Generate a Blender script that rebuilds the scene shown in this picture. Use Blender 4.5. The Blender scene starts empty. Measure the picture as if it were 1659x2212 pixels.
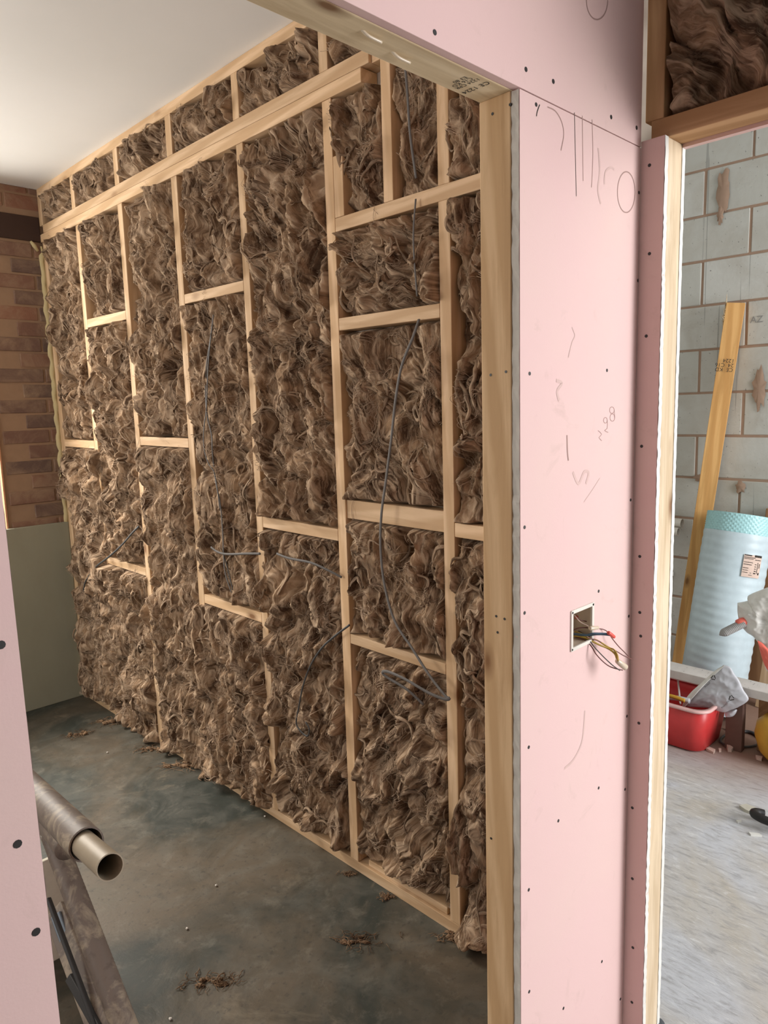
import bpy, bmesh, math, random
import numpy as np
from mathutils import Vector, Matrix, noise as mnoise
random.seed(7); np.random.seed(7)
sc = bpy.context.scene
C = bpy.data.collections.new('scene'); sc.collection.children.link(C)

# ------------------------------------------------------------------ camera
F_PX = 1553.388
A_, B_, R_ = math.radians(45.69584661), math.radians(-8.25289023), math.radians(-1.65930607)
FW = np.array([math.cos(B_)*math.cos(A_), math.cos(B_)*math.sin(A_), math.sin(B_)])
_r0 = np.array([math.sin(A_), -math.cos(A_), 0.0]); _u0 = np.cross(_r0, FW)
RT = math.cos(R_)*_r0 + math.sin(R_)*_u0
UP = -math.sin(R_)*_r0 + math.cos(R_)*_u0
CAM = np.array([0, 0, 1.53])
cd = bpy.data.cameras.new('camera'); cam = bpy.data.objects.new('camera', cd); C.objects.link(cam)
m = Matrix.Identity(4)
for i in range(3):
    m[i][0] = RT[i]; m[i][1] = UP[i]; m[i][2] = -FW[i]; m[i][3] = CAM[i]
cam.matrix_world = m
cd.sensor_fit = 'VERTICAL'; cd.sensor_height = 36; cd.lens = F_PX/2212*36; cd.clip_start = .02
sc.camera = cam
def ray(x, y): return FW + (x-829.5)/F_PX*RT - (y-1106)/F_PX*UP
def P(x, y, ax, val):                      # where the sight line of a photo point meets a plane of the building
    d = ray(x, y); t = (val-CAM[ax])/d[ax]; return Vector(CAM+t*d)
def D(x, y, t): return Vector(CAM+t*ray(x, y))

# ------------------------------------------------------------------ daylight and exposure
sc.view_settings.view_transform = 'Standard'; sc.view_settings.look = 'None'
sc.view_settings.exposure = 0.0; sc.view_settings.gamma = 1; sc.view_settings.use_curve_mapping = False
w = bpy.data.worlds.new('sky'); sc.world = w; w.use_nodes = True
w.node_tree.nodes['Background'].inputs[0].default_value = (.86, .93, 1, 1)
w.node_tree.nodes['Background'].inputs[1].default_value = 0.55
def area(name, loc, target, sx, sy, power, col):
    l = bpy.data.lights.new(name, 'AREA'); l.shape = 'RECTANGLE'; l.size = sx; l.size_y = sy; l.energy = power; l.color = col
    o = bpy.data.objects.new(name, l); C.objects.link(o); o.location = loc
    o.rotation_euler = (Vector(target)-Vector(loc)).to_track_quat('-Z', 'Y').to_euler()
    return o
area('daylight_far_window', (.5, 4.3, 1.75), (.95, 2.2, 1.3), 1.15, 1.4, 62, (1, .93, .84))
area('daylight_high_far_window', (.45, 5.1, 3.1), (.85, 2.9, .5), 1.5, 1.5, 230, (1, .95, .87))
area('daylight_side_opening', (-2.05, 2.9, 1.7), (1.4, 2.6, 1.8), 1.3, 1.3, 52, (1, .93, .85))
area('daylight_hall', (2.75, -3.3, 1.5), (.4, .7, 1.35), 1.7, 2.2, 93, (1, .965, .965))
area('daylight_block_room', (3.0, -2.4, 1.8), (3.1, 1.4, .9), 1.4, 2.2, 92, (.97, .98, 1))

# ------------------------------------------------------------------ helpers
XW, YP, YB, XB, ZC = 1.453, .713, 3.93, 3.868, 2.668
def link(name, me, mat=None, parent=None, smooth=False):
    o = bpy.data.objects.new(name, me); C.objects.link(o)
    if mat: me.materials.append(mat)
    if parent: o.parent = parent
    if smooth:
        me.polygons.foreach_set('use_smooth', [True]*len(me.polygons))
    return o
def tag(o, label, cat, group=None, kind=None):
    o['label'] = label; o['category'] = cat
    if group: o['group'] = group
    if kind: o['kind'] = kind
    return o
def struct(o): o['kind'] = 'structure'; return o
def empty(name, loc, label, cat, group=None):
    o = bpy.data.objects.new(name, None); C.objects.link(o); o.location = loc; o.empty_display_size = .05
    return tag(o, label, cat, group)
def from_bm(name, bm, mat, parent=None, smooth=False):
    me = bpy.data.meshes.new(name); bm.to_mesh(me); bm.free()
    o = link(name, me, mat, None, smooth)
    if parent:
        o.parent = parent; bpy.context.view_layer.update(); o.matrix_parent_inverse = parent.matrix_world.inverted()
    return o
def addbox(bm, x0, x1, y0, y1, z0, z1, bev=0):
    r = bmesh.ops.create_cube(bm, size=1)
    for v in r['verts']:
        v.co = Vector(((x0+x1)/2+v.co.x*(x1-x0), (y0+y1)/2+v.co.y*(y1-y0), (z0+z1)/2+v.co.z*(z1-z0)))
    if bev:
        es = list({e for v in r['verts'] for e in v.link_edges})
        bmesh.ops.bevel(bm, geom=es, offset=bev, segments=2, affect='EDGES', profile=.5)
def box(name, mat, x0, x1, y0, y1, z0, z1, bev=0, parent=None):
    bm = bmesh.new(); addbox(bm, x0, x1, y0, y1, z0, z1, bev); return from_bm(name, bm, mat, parent)
def frame_from(a, b, face=None):
    """local X runs a->b, local Y as near 'face' as can be"""
    x = (b-a).normalized(); f = Vector(face) if face else Vector((0, 0, 1))
    z = x.cross(f)
    if z.length < 1e-4: z = x.cross(Vector((0, 1, 0)))
    z.normalize(); y = z.cross(x).normalized()
    mm = Matrix((x, y, z)).transposed().to_4x4(); mm.translation = a; return mm
def beam(name, a, b, t, w, mat, face=(-1, 0, 0), parent=None, bev=.0018):
    """sawn timber from a to b, t deep along 'face', w wide across it; own local grain axis"""
    a = Vector(a); b = Vector(b); L = (b-a).length
    bm = bmesh.new(); addbox(bm, 0, L, -t/2, t/2, -w/2, w/2, bev)
    nseg = max(1, int(L/.25))
    me = bpy.data.meshes.new(name); bm.to_mesh(me); bm.free()
    o = link(name, me, mat); o.matrix_world = frame_from(a, b, face)
    if parent:
        mw = o.matrix_world.copy(); o.parent = parent; bpy.context.view_layer.update(); o.matrix_parent_inverse = parent.matrix_world.inverted(); o.matrix_world = mw
    return o
def tube_bm(bm, pts, r, n=8, cap=True, flat=1.0, fdir=None):
    pts = [Vector(p) for p in pts]; rings = []
    rr = r if isinstance(r, (list, tuple)) else [r]*len(pts)
    up = None
    for i, p in enumerate(pts):
        t = (pts[min(i+1, len(pts)-1)]-pts[max(i-1, 0)]).normalized()
        if up is None:
            up = Vector(fdir) if fdir else (Vector((0, 0, 1)) if abs(t.z) < .9 else Vector((1, 0, 0)))
        s = t.cross(up)
        if s.length < 1e-5: s = t.cross(Vector((1, .3, .2)))
        s.normalize(); u = s.cross(t).normalized()
        if not fdir: up = u
        rings.append([bm.verts.new(p+(s*math.cos(2*math.pi*k/n)*rr[i]+u*math.sin(2*math.pi*k/n)*rr[i]*flat)) for k in range(n)])
    for i in range(len(rings)-1):
        for k in range(n):
            bm.faces.new((rings[i][k], rings[i][(k+1) % n], rings[i+1][(k+1) % n], rings[i+1][k]))
    if cap:
        bm.faces.new(rings[0][::-1]); bm.faces.new(rings[-1])
def smoothpts(pts, k=6):
    pts = [Vector(p) for p in pts]; out = []
    for i in range(len(pts)-1):
        p0 = pts[max(i-1, 0)]; p1 = pts[i]; p2 = pts[i+1]; p3 = pts[min(i+2, len(pts)-1)]
        for j in range(k):
            t = j/k
            out.append(.5*((2*p1)+(-p0+p2)*t+(2*p0-5*p1+4*p2-p3)*t*t+(-p0+3*p1-3*p2+p3)*t**3))
    out.append(pts[-1]); return out
def tube(name, pts, r, mat, parent=None, n=8, flat=1.0, fdir=None, k=6, cap=True):
    bm = bmesh.new(); tube_bm(bm, smoothpts(pts, k), r, n, cap, flat, fdir); return from_bm(name, bm, mat, parent, True)
def hollow(name, a, b, r, wall, mat, parent=None, n=28):
    bm = bmesh.new(); a = Vector(a); b = Vector(b); mm = frame_from(a, b); L = (b-a).length
    prof = [(0, r-wall), (0, r), (L, r), (L, r-wall)]
    rings = [[bm.verts.new(mm @ Vector((x, math.cos(2*math.pi*k/n)*q, math.sin(2*math.pi*k/n)*q))) for k in range(n)] for x, q in prof]
    for i in range(4):
        R0, R1 = rings[i], rings[(i+1) % 4]
        for k in range(n): bm.faces.new((R0[k], R0[(k+1) % n], R1[(k+1) % n], R1[k]))
    o = from_bm(name, bm, mat, parent, True)
    md = o.modifiers.new('e', 'EDGE_SPLIT'); md.split_angle = math.radians(40)
    return o
def ribbon(bm, pts, wd, nrm):
    nrm = Vector(nrm); pts = [Vector(p) for p in pts]; L = []
    for i, p in enumerate(pts):
        t = (pts[min(i+1, len(pts)-1)]-pts[max(i-1, 0)]).normalized(); s = t.cross(nrm).normalized()*wd/2
        L.append((bm.verts.new(p+s), bm.verts.new(p-s)))
    for i in range(len(L)-1): bm.faces.new((L[i][0], L[i+1][0], L[i+1][1], L[i][1]))
def textmesh(name, s, size, origin, xdir, ydir, mat, parent):
    cu = bpy.data.curves.new(name, 'FONT'); cu.body = s; cu.size = size; cu.space_line = .85
    o = bpy.data.objects.new(name, cu); C.objects.link(o)
    x = Vector(xdir).normalized(); y = Vector(ydir).normalized(); z = x.cross(y)
    bpy.context.view_layer.update()
    me = bpy.data.meshes.new_from_object(o.evaluated_get(bpy.context.evaluated_depsgraph_get()))
    bpy.data.objects.remove(o)
    mm = Matrix((x, y, z)).transposed().to_4x4(); mm.translation = Vector(origin)
    me.transform(mm); me.materials.clear()
    q = link(name, me, mat)
    if parent: q.parent = parent; bpy.context.view_layer.update(); q.matrix_parent_inverse = parent.matrix_world.inverted()
    return q

# ------------------------------------------------------------------ numpy noise
_perm = np.random.RandomState(3).permutation(256); _perm = np.concatenate([_perm, _perm])
_ang = np.random.RandomState(5).rand(256)*2*np.pi; _gx, _gy = np.cos(_ang), np.sin(_ang)
def pn(x, y, s=0):
    x = x+s*17.31; y = y+s*9.77
    xi = np.floor(x).astype(int); yi = np.floor(y).astype(int); xf = x-xi; yf = y-yi
    u = xf**3*(xf*(xf*6-15)+10); v = yf**3*(yf*(yf*6-15)+10)
    def g(a, b, fx, fy):
        h = _perm[_perm[a & 255]+(b & 255)]; return _gx[h]*fx+_gy[h]*fy
    n00 = g(xi, yi, xf, yf); n10 = g(xi+1, yi, xf-1, yf); n01 = g(xi, yi+1, xf, yf-1); n11 = g(xi+1, yi+1, xf-1, yf-1)
    return 1.5*((n00*(1-u)+n10*u)*(1-v)+(n01*(1-u)+n11*u)*v)
def fbm(x, y, s=0, o=3):
    r = 0; a = 1; t = 0
    for i in range(o): r = r+a*pn(x*2**i, y*2**i, s+i*3); t += a; a *= .5
    return r/t
def sst(a, b, x): t = np.clip((x-a)/(b-a), 0, 1); return t*t*(3-2*t)

# ------------------------------------------------------------------ materials
class N:
    def __init__(s, name, rough=.8, spec=.3):
        s.m = bpy.data.materials.new(name); s.m.use_nodes = True; s.t = s.m.node_tree; s.b = s.t.nodes['Principled BSDF']
        s.b.inputs['Roughness'].default_value = rough; s.b.inputs['Specular IOR Level'].default_value = spec
    def n(s, ty, **kw):
        q = s.t.nodes.new(ty)
        for k, v in kw.items():
            if k.startswith('_'): setattr(q, k[1:], v)
            else: q.inputs[k.replace('__', ' ')].default_value = v
        return q
    def l(s, a, b): s.t.links.new(a, b)
    def coord(s, scale=(1, 1, 1), rnd=False, rot=(0, 0, 0), obj=True):
        tc = s.n('ShaderNodeTexCoord'); mp = s.n('ShaderNodeMapping'); mp.inputs['Scale'].default_value = scale; mp.inputs['Rotation'].default_value = rot
        src = tc.outputs['Object']
        if rnd:
            oi = s.n('ShaderNodeObjectInfo'); mu = s.n('ShaderNodeMath', _operation='MULTIPLY'); mu.inputs[1].default_value = 37
            s.l(oi.outputs['Random'], mu.inputs[0]); ad = s.n('ShaderNodeVectorMath', _operation='ADD'); s.l(src, ad.inputs[0]); s.l(mu.outputs[0], ad.inputs[1]); src = ad.outputs[0]
        s.l(src, mp.inputs[0]); return mp.outputs[0]
    def noise(s, vec, scale, detail=4, rough=.55, dist=0):
        q = s.n('ShaderNodeTexNoise'); q.inputs['Scale'].default_value = scale; q.inputs['Detail'].default_value = detail
        q.inputs['Roughness'].default_value = rough; q.inputs['Distortion'].default_value = dist
        if vec: s.l(vec, q.inputs['Vector'])
        return q.outputs[0]
    def ramp(s, fac, stops, interp='LINEAR'):
        q = s.n('ShaderNodeValToRGB'); q.color_ramp.interpolation = interp; e = q.color_ramp.elements
        while len(e) < len(stops): e.new(.5)
        for i, (p, c) in enumerate(stops):
            e[i].position = p; e[i].color = (c, c, c, 1) if isinstance(c, (int, float)) else (*c, 1)
        s.l(fac, q.inputs[0]); return q.outputs[0]
    def mix(s, fac, a, b, mode='MIX'):
        q = s.n('ShaderNodeMix', _data_type='RGBA', _blend_type=mode)
        for i, v in ((0, fac), (6, a), (7, b)):
            if hasattr(v, 'is_linked'): s.l(v, q.inputs[i])
            elif isinstance(v, (int, float)): q.inputs[i].default_value = v
            else: q.inputs[i].default_value = (*v, 1)
        return q.outputs[2]
    def col(s, c):
        if hasattr(c, 'is_linked'): s.l(c, s.b.inputs['Base Color'])
        else: s.b.inputs['Base Color'].default_value = (*c, 1)
        return s
    def bump(s, h, dist=.002, st=1.0):
        q = s.n('ShaderNodeBump'); q.inputs['Distance'].default_value = dist; q.inputs['Strength'].default_value = st
        s.l(h, q.inputs['Height']); s.l(q.outputs[0], s.b.inputs['Normal']); return s
def plain(name, c, rough=.6, spec=.4, metal=0):
    a = N(name, rough, spec); a.b.inputs['Metallic'].default_value = metal
    v = a.coord(); n = a.noise(v, 25, 3); a.col(a.mix(a.ramp(n, [(.35, 0), (.75, .35)]), c, tuple(x*.7 for x in c))); return a.m
def wood(name, c1, c2, knot=(.20, .09, .035), soft=1.0):
    a = N(name, .72, .25); v = a.coord((1.2, 14, 14), rnd=True); n = a.noise(v, 2.2, 6, .6, .6)
    v2 = a.coord((.7, 7, 7), rnd=True); wv = a.n('ShaderNodeTexWave', _wave_type='BANDS', _bands_direction='DIAGONAL'); wv.inputs['Scale'].default_value = 1.6; wv.inputs['Distortion'].default_value = 5; wv.inputs['Detail'].default_value = 3; wv.inputs['Detail Scale'].default_value = .8
    a.l(v2, wv.inputs['Vector'])
    base = a.mix(a.ramp(wv.outputs[0], [(.2, 0), (.75, .95*soft)]), c1, c2)
    base = a.mix(a.ramp(n, [(.42, 0), (.66, .9)]), base, tuple(x*(.72, .66, .58)[i] for i, x in enumerate(c1)))
    v3 = a.coord((1, 2.4, 2.4), rnd=True); vo = a.n('ShaderNodeTexVoronoi'); vo.inputs['Scale'].default_value = 4.2; a.l(v3, vo.inputs['Vector'])
    base = a.mix(a.ramp(vo.outputs['Distance'], [(.06, .9), (.10, .5), (.19, 0)]), base, knot)
    oi = a.n('ShaderNodeObjectInfo'); hs = a.n('ShaderNodeHueSaturation'); a.l(a.ramp(oi.outputs['Random'], [(0, .9), (1, 1.1)]), hs.inputs['Value']); a.l(base, hs.inputs['Color'])
    a.col(hs.outputs[0]); a.bump(n, .0008); return a.m
M = {}
M['wood'] = wood('sawn_softwood', (.66, .475, .30), (.52, .35, .20))
M['wood_dark'] = wood('orange_softwood', (.66, .45, .26), (.54, .345, .18))
M['wood_amber'] = wood('amber_softwood', (.58, .36, .19), (.46, .27, .13))
M['wood_pale'] = wood('pale_softwood', (.72, .59, .42), (.64, .50, .33), soft=.5)
M['wood_orange'] = wood('new_orange_softwood', (.72, .42, .16), (.60, .32, .11))
M['wood_brown'] = wood('brown_softwood', (.40, .22, .11), (.30, .155, .075))
M['wood_head'] = wood('bounce_lit_softwood', (.90, .75, .52), (.84, .68, .44), soft=.4)  # lit copy of the pale wood: floor bounce on the soffit painted in
def wool():
    a = N('brown_glass_wool', 1, .05)
    try: a.b.inputs['Sheen Weight'].default_value = .25; a.b.inputs['Sheen Roughness'].default_value = .6; a.b.inputs['Sheen Tint'].default_value = (.8, .62, .45, 1)
    except Exception: pass
    at = a.n('ShaderNodeAttribute', _attribute_name='flow'); at2 = a.n('ShaderNodeAttribute', _attribute_name='strand')
    # 'flow' carries warped fibre coordinates: streaks follow the tufts
    mp = a.n('ShaderNodeMapping'); mp.inputs['Scale'].default_value = (75, 11, 1); a.l(at.outputs['Vector'], mp.inputs[0])
    s1 = a.noise(mp.outputs[0], 1, 5, .62, .9)
    mp2 = a.n('ShaderNodeMapping'); mp2.inputs['Scale'].default_value = (230, 40, 1); a.l(at.outputs['Vector'], mp2.inputs[0])
    s2 = a.noise(mp2.outputs[0], 1, 3, .6, .6)
    v = a.coord(); big = a.noise(v, 9, 4, .6, 1.2)
    c = a.mix(a.ramp(big, [(.40, 0), (.60, 1)]), (.060, .031, .017), (.265, .170, .100))
    c = a.mix(a.ramp(s1, [(.47, 0), (.64, .85)]), c, (.50, .375, .26))  # paler fibres, with streak highlights painted into the same tone
    c = a.mix(a.ramp(s1, [(.26, .85), (.44, 0)]), c, (.045, .024, .014))  # darkens the streak lows: crevice shade put into the colour
    c = a.mix(a.ramp(s2, [(.5, 0), (.75, .4)]), c, (.50, .37, .25))
    c = a.mix(at2.outputs['Fac'], c, (.60, .46, .34))
    a.col(c)
    ad = a.n('ShaderNodeMath', _operation='ADD'); a.l(s1, ad.inputs[0]); mu = a.n('ShaderNodeMath', _operation='MULTIPLY'); mu.inputs[1].default_value = .45; a.l(s2, mu.inputs[0]); a.l(mu.outputs[0], ad.inputs[1])
    a.bump(ad.outputs[0], .006, .9)
    return a.m
M['wool'] = wool()
def pink():
    a = N('pink_plasterboard_paper', .85, .2); v = a.coord()
    n = a.noise(v, 2.3, 5, .6, .5); c = a.mix(a.ramp(n, [(.35, 0), (.7, .8)]), (.76, .535, .515), (.75, .56, .51))
    n2 = a.noise(v, 9, 6, .7, 1.5); c = a.mix(a.ramp(n2, [(.60, 0), (.78, .35)]), c, (.52, .38, .33))
    a.col(c); a.bump(a.noise(v, 300, 2), .0002, .5); return a.m
M['pink'] = pink()
M['gypsum'] = plain('gypsum_core', (.62, .59, .54), .95, .1)
M['gypsum_white'] = plain('white_gypsum', (.80, .79, .74), .95, .1)
def concrete():
    a = N('dusty_concrete', .62, .35); v = a.coord()
    n = a.noise(v, 1.5, 7, .62, .8); n2 = a.noise(v, 5, 8, .7, 1.0)
    c = a.mix(a.ramp(n, [(.42, 0), (.62, 1)]), (.036, .041, .034), (.110, .088, .062))
    c = a.mix(a.ramp(n2, [(.48, 0), (.72, .55)]), c, (.125, .12, .098))
    n3 = a.noise(v, 2.1, 6, .65, 2.0); c = a.mix(a.ramp(n3, [(.60, 0), (.68, .6)]), c, (.19, .16, .115))
    n5 = a.noise(v, 11, 8, .75, .35); c = a.mix(a.ramp(n5, [(.54, 0), (.70, .4)]), c, (.20, .185, .15)); c = a.mix(a.ramp(n5, [(.30, .5), (.45, 0)]), c, (.04, .042, .036))
    n4 = a.noise(v, 60, 3); c = a.mix(a.ramp(n4, [(.30, .5), (.42, 0)]), c, (.035, .033, .03))
    a.col(c); a.l(a.ramp(n2, [(.3, .36), (.7, .7)]), a.b.inputs['Roughness']); a.bump(n2, .003, .5); return a.m
M['concrete'] = concrete()
def screed():
    a = N('pale_screed', .9, .15); v = a.coord((1, 1, 1)); vs = a.coord((5, 1.3, 1), rot=(0, 0, .5))
    n = a.noise(v, 1.7, 6, .6, .7); n2 = a.noise(vs, 11, 7, .72, .5)
    c = a.mix(a.ramp(n, [(.40, 0), (.6, 1)]), (.60, .61, .64), (.56, .52, .46))
    c = a.mix(a.ramp(n2, [(.34, .65), (.5, 0)]), c, (.32, .31, .31))
    c = a.mix(a.ramp(n2, [(.56, 0), (.7, .8)]), c, (.80, .80, .80))
    sx = a.n('ShaderNodeSeparateXYZ'); a.l(v, sx.inputs[0])
    mr = a.n('ShaderNodeMapRange'); mr.inputs[1].default_value = 2.75; mr.inputs[2].default_value = 3.15; a.l(sx.outputs[0], mr.inputs[0])
    c = a.mix(mr.outputs[0], c, (.30, .185, .135))
    a.col(c); a.bump(n2, .004, .8); return a.m
M['screed'] = screed()
def bricky(name, c1, c2, c3):
    a = N(name, .92, .15); at = a.n('ShaderNodeAttribute', _attribute_name='tone'); v = a.coord()
    n = a.noise(v, 9, 6, .65, .6)
    c = a.mix(a.ramp(at.outputs['Fac'], [(0, 0), (1, 1)]), c1, c2)
    c = a.mix(a.ramp(n, [(.40, 0), (.72, .8)]), c, c3)
    a.col(c); a.bump(a.noise(v, 40, 6, .7), .004, .8); return a.m
M['brick'] = bricky('old_red_brick', (.25, .125, .08), (.13, .088, .072), (.32, .225, .15))
M['mortar'] = plain('lime_mortar', (.30, .20, .13), .95, .1)
def block():
    a = N('aerated_block', .93, .12); at = a.n('ShaderNodeAttribute', _attribute_name='tone'); v = a.coord()
    n = a.noise(v, 6, 6, .6, .4)
    c = a.mix(at.outputs['Fac'], (.53, .53, .485), (.62, .62, .58)); c = a.mix(a.ramp(n, [(.42, 0), (.75, .7)]), c, (.45, .42, .36))
    # scored lines of the cut faces
    vy = a.coord((1, 1, .02)); n3 = a.noise(vy, 30, 2); c = a.mix(a.ramp(n3, [(.345, .6), (.36, 0)]), c, (.28, .28, .26))
    n4 = a.noise(v, 85, 2, .5); c = a.mix(a.ramp(n4, [(.24, .8), (.30, 0)]), c, (.16, .15, .14))
    a.col(c); a.bump(a.noise(v, 50, 5), .002, .6); return a.m
M['block'] = block()
M['block_mortar'] = plain('brown_mortar', (.40, .275, .20), .95, .1)
def ceilm():
    a = N('skimmed_ceiling', .55, .35); v = a.coord(); n = a.noise(v, 1.6, 4); a.col(a.mix(a.ramp(n, [(.4, 0), (.7, .6)]), (.80, .81, .80), (.75, .76, .74))); a.bump(n, .004, .4); return a.m
M['ceiling'] = ceilm()
def lining():
    a = N('green_grey_lining', .6, .3); v = a.coord((1, 1, 1)); vy = a.coord((2, 2, .8)); n = a.noise(vy, 4, 5, .6, .3)
    a.col(a.mix(a.ramp(n, [(.4, 0), (.7, .7)]), (.285, .285, .215), (.26, .255, .19))); a.bump(n, .002, .5); return a.m
M['lining'] = lining()
M['steel'] = plain('rusty_dark_lintel', (.055, .032, .024), .8, .2)
M['foam'] = plain('yellow_foam', (.50, .41, .22), .8, .2)
M['cable'] = plain('grey_cable', (.12, .112, .105), .65, .25)
M['cable_dark'] = plain('dark_grey_cable', (.045, .044, .043), .5, .4)
M['screw'] = plain('black_screw', (.02, .018, .017), .5, .5)
M['pencil'] = plain('pencil_line', (.42, .28, .25), .9, .1)
M['smudge'] = plain('tan_smudge', (.69, .50, .46), .9, .1)
M['ink'] = plain('black_ink', (.05, .045, .04), .9, .1)
M['white_plastic'] = plain('cream_plastic', (.80, .76, .68), .4, .5)
M['box_in'] = plain('box_interior', (.66, .56, .45), .6, .3)
M['red_pl'] = plain('red_plastic_clip', (.80, .10, .07), .4, .5)
M['w_brown'] = plain('brown_wire', (.17, .05, .04), .4, .5)
M['w_blue'] = plain('blue_grey_wire', (.09, .15, .21), .4, .5)
M['w_yel'] = plain('yellow_green_wire', (.48, .32, .05), .4, .5)
M['w_clear'] = plain('clear_connector', (.72, .60, .45), .25, .6)
M['dusty'] = plain('dusty_brown_plastic', (.16, .125, .10), .55, .35)
def dusty():
    a = N('dusty_brown_plastic', .55, .35); v = a.coord(); n = a.noise(v, 14, 6, .65, .8); n2 = a.noise(v, 45, 4)
    c = a.mix(a.ramp(n, [(.50, 0), (.62, .75)]), (.125, .098, .080), (.30, .25, .18)); c = a.mix(a.ramp(n2, [(.3, .6), (.45, 0)]), c, (.07, .052, .042))
    a.col(c); a.bump(n, .002, .5); return a.m
M['dusty'] = dusty()
M['dusty_pale'] = plain('dusty_metal_tube', (.27, .225, .16), .5, .4, .1)
M['black'] = plain('black_rubber', (.022, .021, .02), .55, .4)
M['bluegrey'] = plain('blue_grey_metal', (.14, .16, .18), .35, .5, .5)
M['cream'] = plain('cream_board', (.58, .55, .46), .9, .2)
M['tub_red'] = plain('red_plastic_tub', (.62, .045, .045), .38, .5)
M['tub_rim'] = plain('pale_pink_rim', (.80, .50, .47), .4, .5)
M['roll_wrap'] = plain('pale_blue_wrap', (.58, .70, .75), .4, .4)
M['roll_teal'] = plain('turquoise_membrane', (.42, .72, .74), .35, .5)
M['bag_grey'] = plain('grey_poly_bag', (.58, .59, .63), .35, .5)
M['bag_white'] = plain('white_carrier_film', (.80, .79, .74), .35, .5)
M['bag_red'] = plain('red_carrier_film', (.85, .17, .12), .35, .5)
M['bench'] = plain('paint_splashed_board', (.68, .64, .60), .8, .2)
M['yellow'] = plain('dusty_yellow_plastic', (.60, .33, .04), .55, .3)
M['paper'] = plain('label_paper', (.72, .56, .47), .8, .2)
M['glove'] = plain('grey_knit', (.36, .35, .34), .9, .1)
M['chip'] = plain('plaster_chip', (.66, .50, .42), .9, .1)
M['sunlit_reveal'] = plain('sunlit_reveal_brick', (.55, .28, .16), .9, .1)  # lit copy of the brick: sunlight on the window reveal put into its colour

# ------------------------------------------------------------------ the building shell
struct(box('floor', M['concrete'], -2.3, 1.5, .76, 4.2, -.12, 0))
struct(box('floor_hall', M['screed'], -1.25, 1.5, -1.8, .76, -.12, 0))  # unseen floor, made pale to bounce light up to the door head
M['hall_low_bounce'] = plain('dark_hall_wall', (.13, .10, .085), .9, .1)  # unseen hall walls, colour set dark to keep bounce off the corner strip
struct(box('added_wall_behind', M['hall_low_bounce'], -1.25, 1.5, -1.8, -1.7, 0, ZC))  # unseen wall, added to keep ambient light out of the hall
struct(box('floor_right', M['screed'], 1.5, XB+.2, -3, 3.0, -.12, 0))
struct(box('ceiling', M['ceiling'], -2.3, 1.53, -1.6, YB+.25, ZC, ZC+.15))
struct(box('ceiling_right', M['ceiling'], 1.53, XB+.2, -1.2, 3.0, 3.02, 3.17))
bm = bmesh.new()     # left wall of the inner room round its side opening
addbox(bm, -2.3, -2.15, .79, 1.0, 0, ZC); addbox(bm, -2.3, -2.15, 3.6, YB, 0, ZC); addbox(bm, -2.3, -2.15, 1.0, 3.6, 2.45, ZC); addbox(bm, -2.3, -2.15, 1.0, 3.6, 0, .35)
struct(from_bm('wall_left', bm, M['ceiling']))
struct(box('wall_left_hall', M['hall_low_bounce'], -1.25, -1.15, -3, YP, 0, ZC))
struct(box('wall_partition', M['gypsum_white'], 1.5165, 1.529, .664, YB, 0, 3.02))
struct(box('wall_partition_hall', M['gypsum_white'], 1.5165, 1.529, -.2, .664, 2.055, 3.02))
struct(box('wall_side_right', M['block'], 1.53, XB, 2.9, 3.0, 0, 3.02))

def courses(name, matA, u0, u1, z0, z1, place, L, H, J, depth, jit, holes=(), shift=0):
    """bricks or blocks, every one its own hull in the wall's mesh, mortar behind"""
    bm = bmesh.new(); lay = bm.verts.layers.float.new('tone'); rnd = random.Random(11)
    k = int(math.floor(z0/H))
    while k*H < z1:
        za, zb = max(k*H+J/2, z0), min((k+1)*H-J/2, z1)
        off = (k % 2)*L/2+shift
        j = int(math.floor((u0-off)/L))-1
        while j*L+off < u1:
            ua, ub = max(j*L+off+J/2, u0), min((j+1)*L+off-J/2, u1)
            if ub-ua > .015 and zb-za > .01 and not any(ua < h[1] and ub > h[0] and za < h[3]-.02 and zb > h[2]+.02 for h in holes):
                n0 = len(bm.verts); t = rnd.random(); dj = rnd.uniform(0, jit)
                addbox(bm, ua, ub, 0, depth-dj, za, zb, .004 if H < .1 else .003)
                bm.verts.ensure_lookup_table()
                for v in list(bm.verts)[n0:]:
                    v[lay] = t; v.co.x += rnd.uniform(-.0015, .0015); v.co.z += rnd.uniform(-.0015, .0015)
            j += 1
        k += 1
    for v in bm.verts: v.co = place(v.co)
    bmesh.ops.recalc_face_normals(bm, faces=bm.faces)
    return from_bm(name, bm, matA)
WX0, WX1, WZ0, WZ1 = -.05, 1.157, .975, 2.41
wb = struct(courses('wall_back', M['brick'], -2.3, 1.53, 0, ZC, lambda c: Vector((c.x, YB+.012-c.y, c.z)), .235, .0775, .011, .014, .006,
                    holes=[(-.6, WX1-.001, WZ0, WZ1), (-.6, 1.53, 2.41, 2.535)]))
def part(parent, o):
    o.parent = parent; bpy.context.view_layer.update(); o.matrix_parent_inverse = parent.matrix_world.inverted(); return o
bm = bmesh.new()
addbox(bm, -2.3, WX0, YB+.006, YB+.22, 0, ZC); addbox(bm, WX1, 1.53, YB+.006, YB+.22, 0, ZC)
addbox(bm, WX0, WX1, YB+.006, YB+.22, 0, WZ0); addbox(bm, WX0, WX1, YB+.006, YB+.22, WZ1, ZC)
part(wb, from_bm('mortar_backing', bm, M['mortar']))
part(wb, box('reveal', M['sunlit_reveal'], WX1-.004, WX1+.003, YB-.002, YB+.2, WZ0, WZ1))
bm = bmesh.new()
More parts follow.
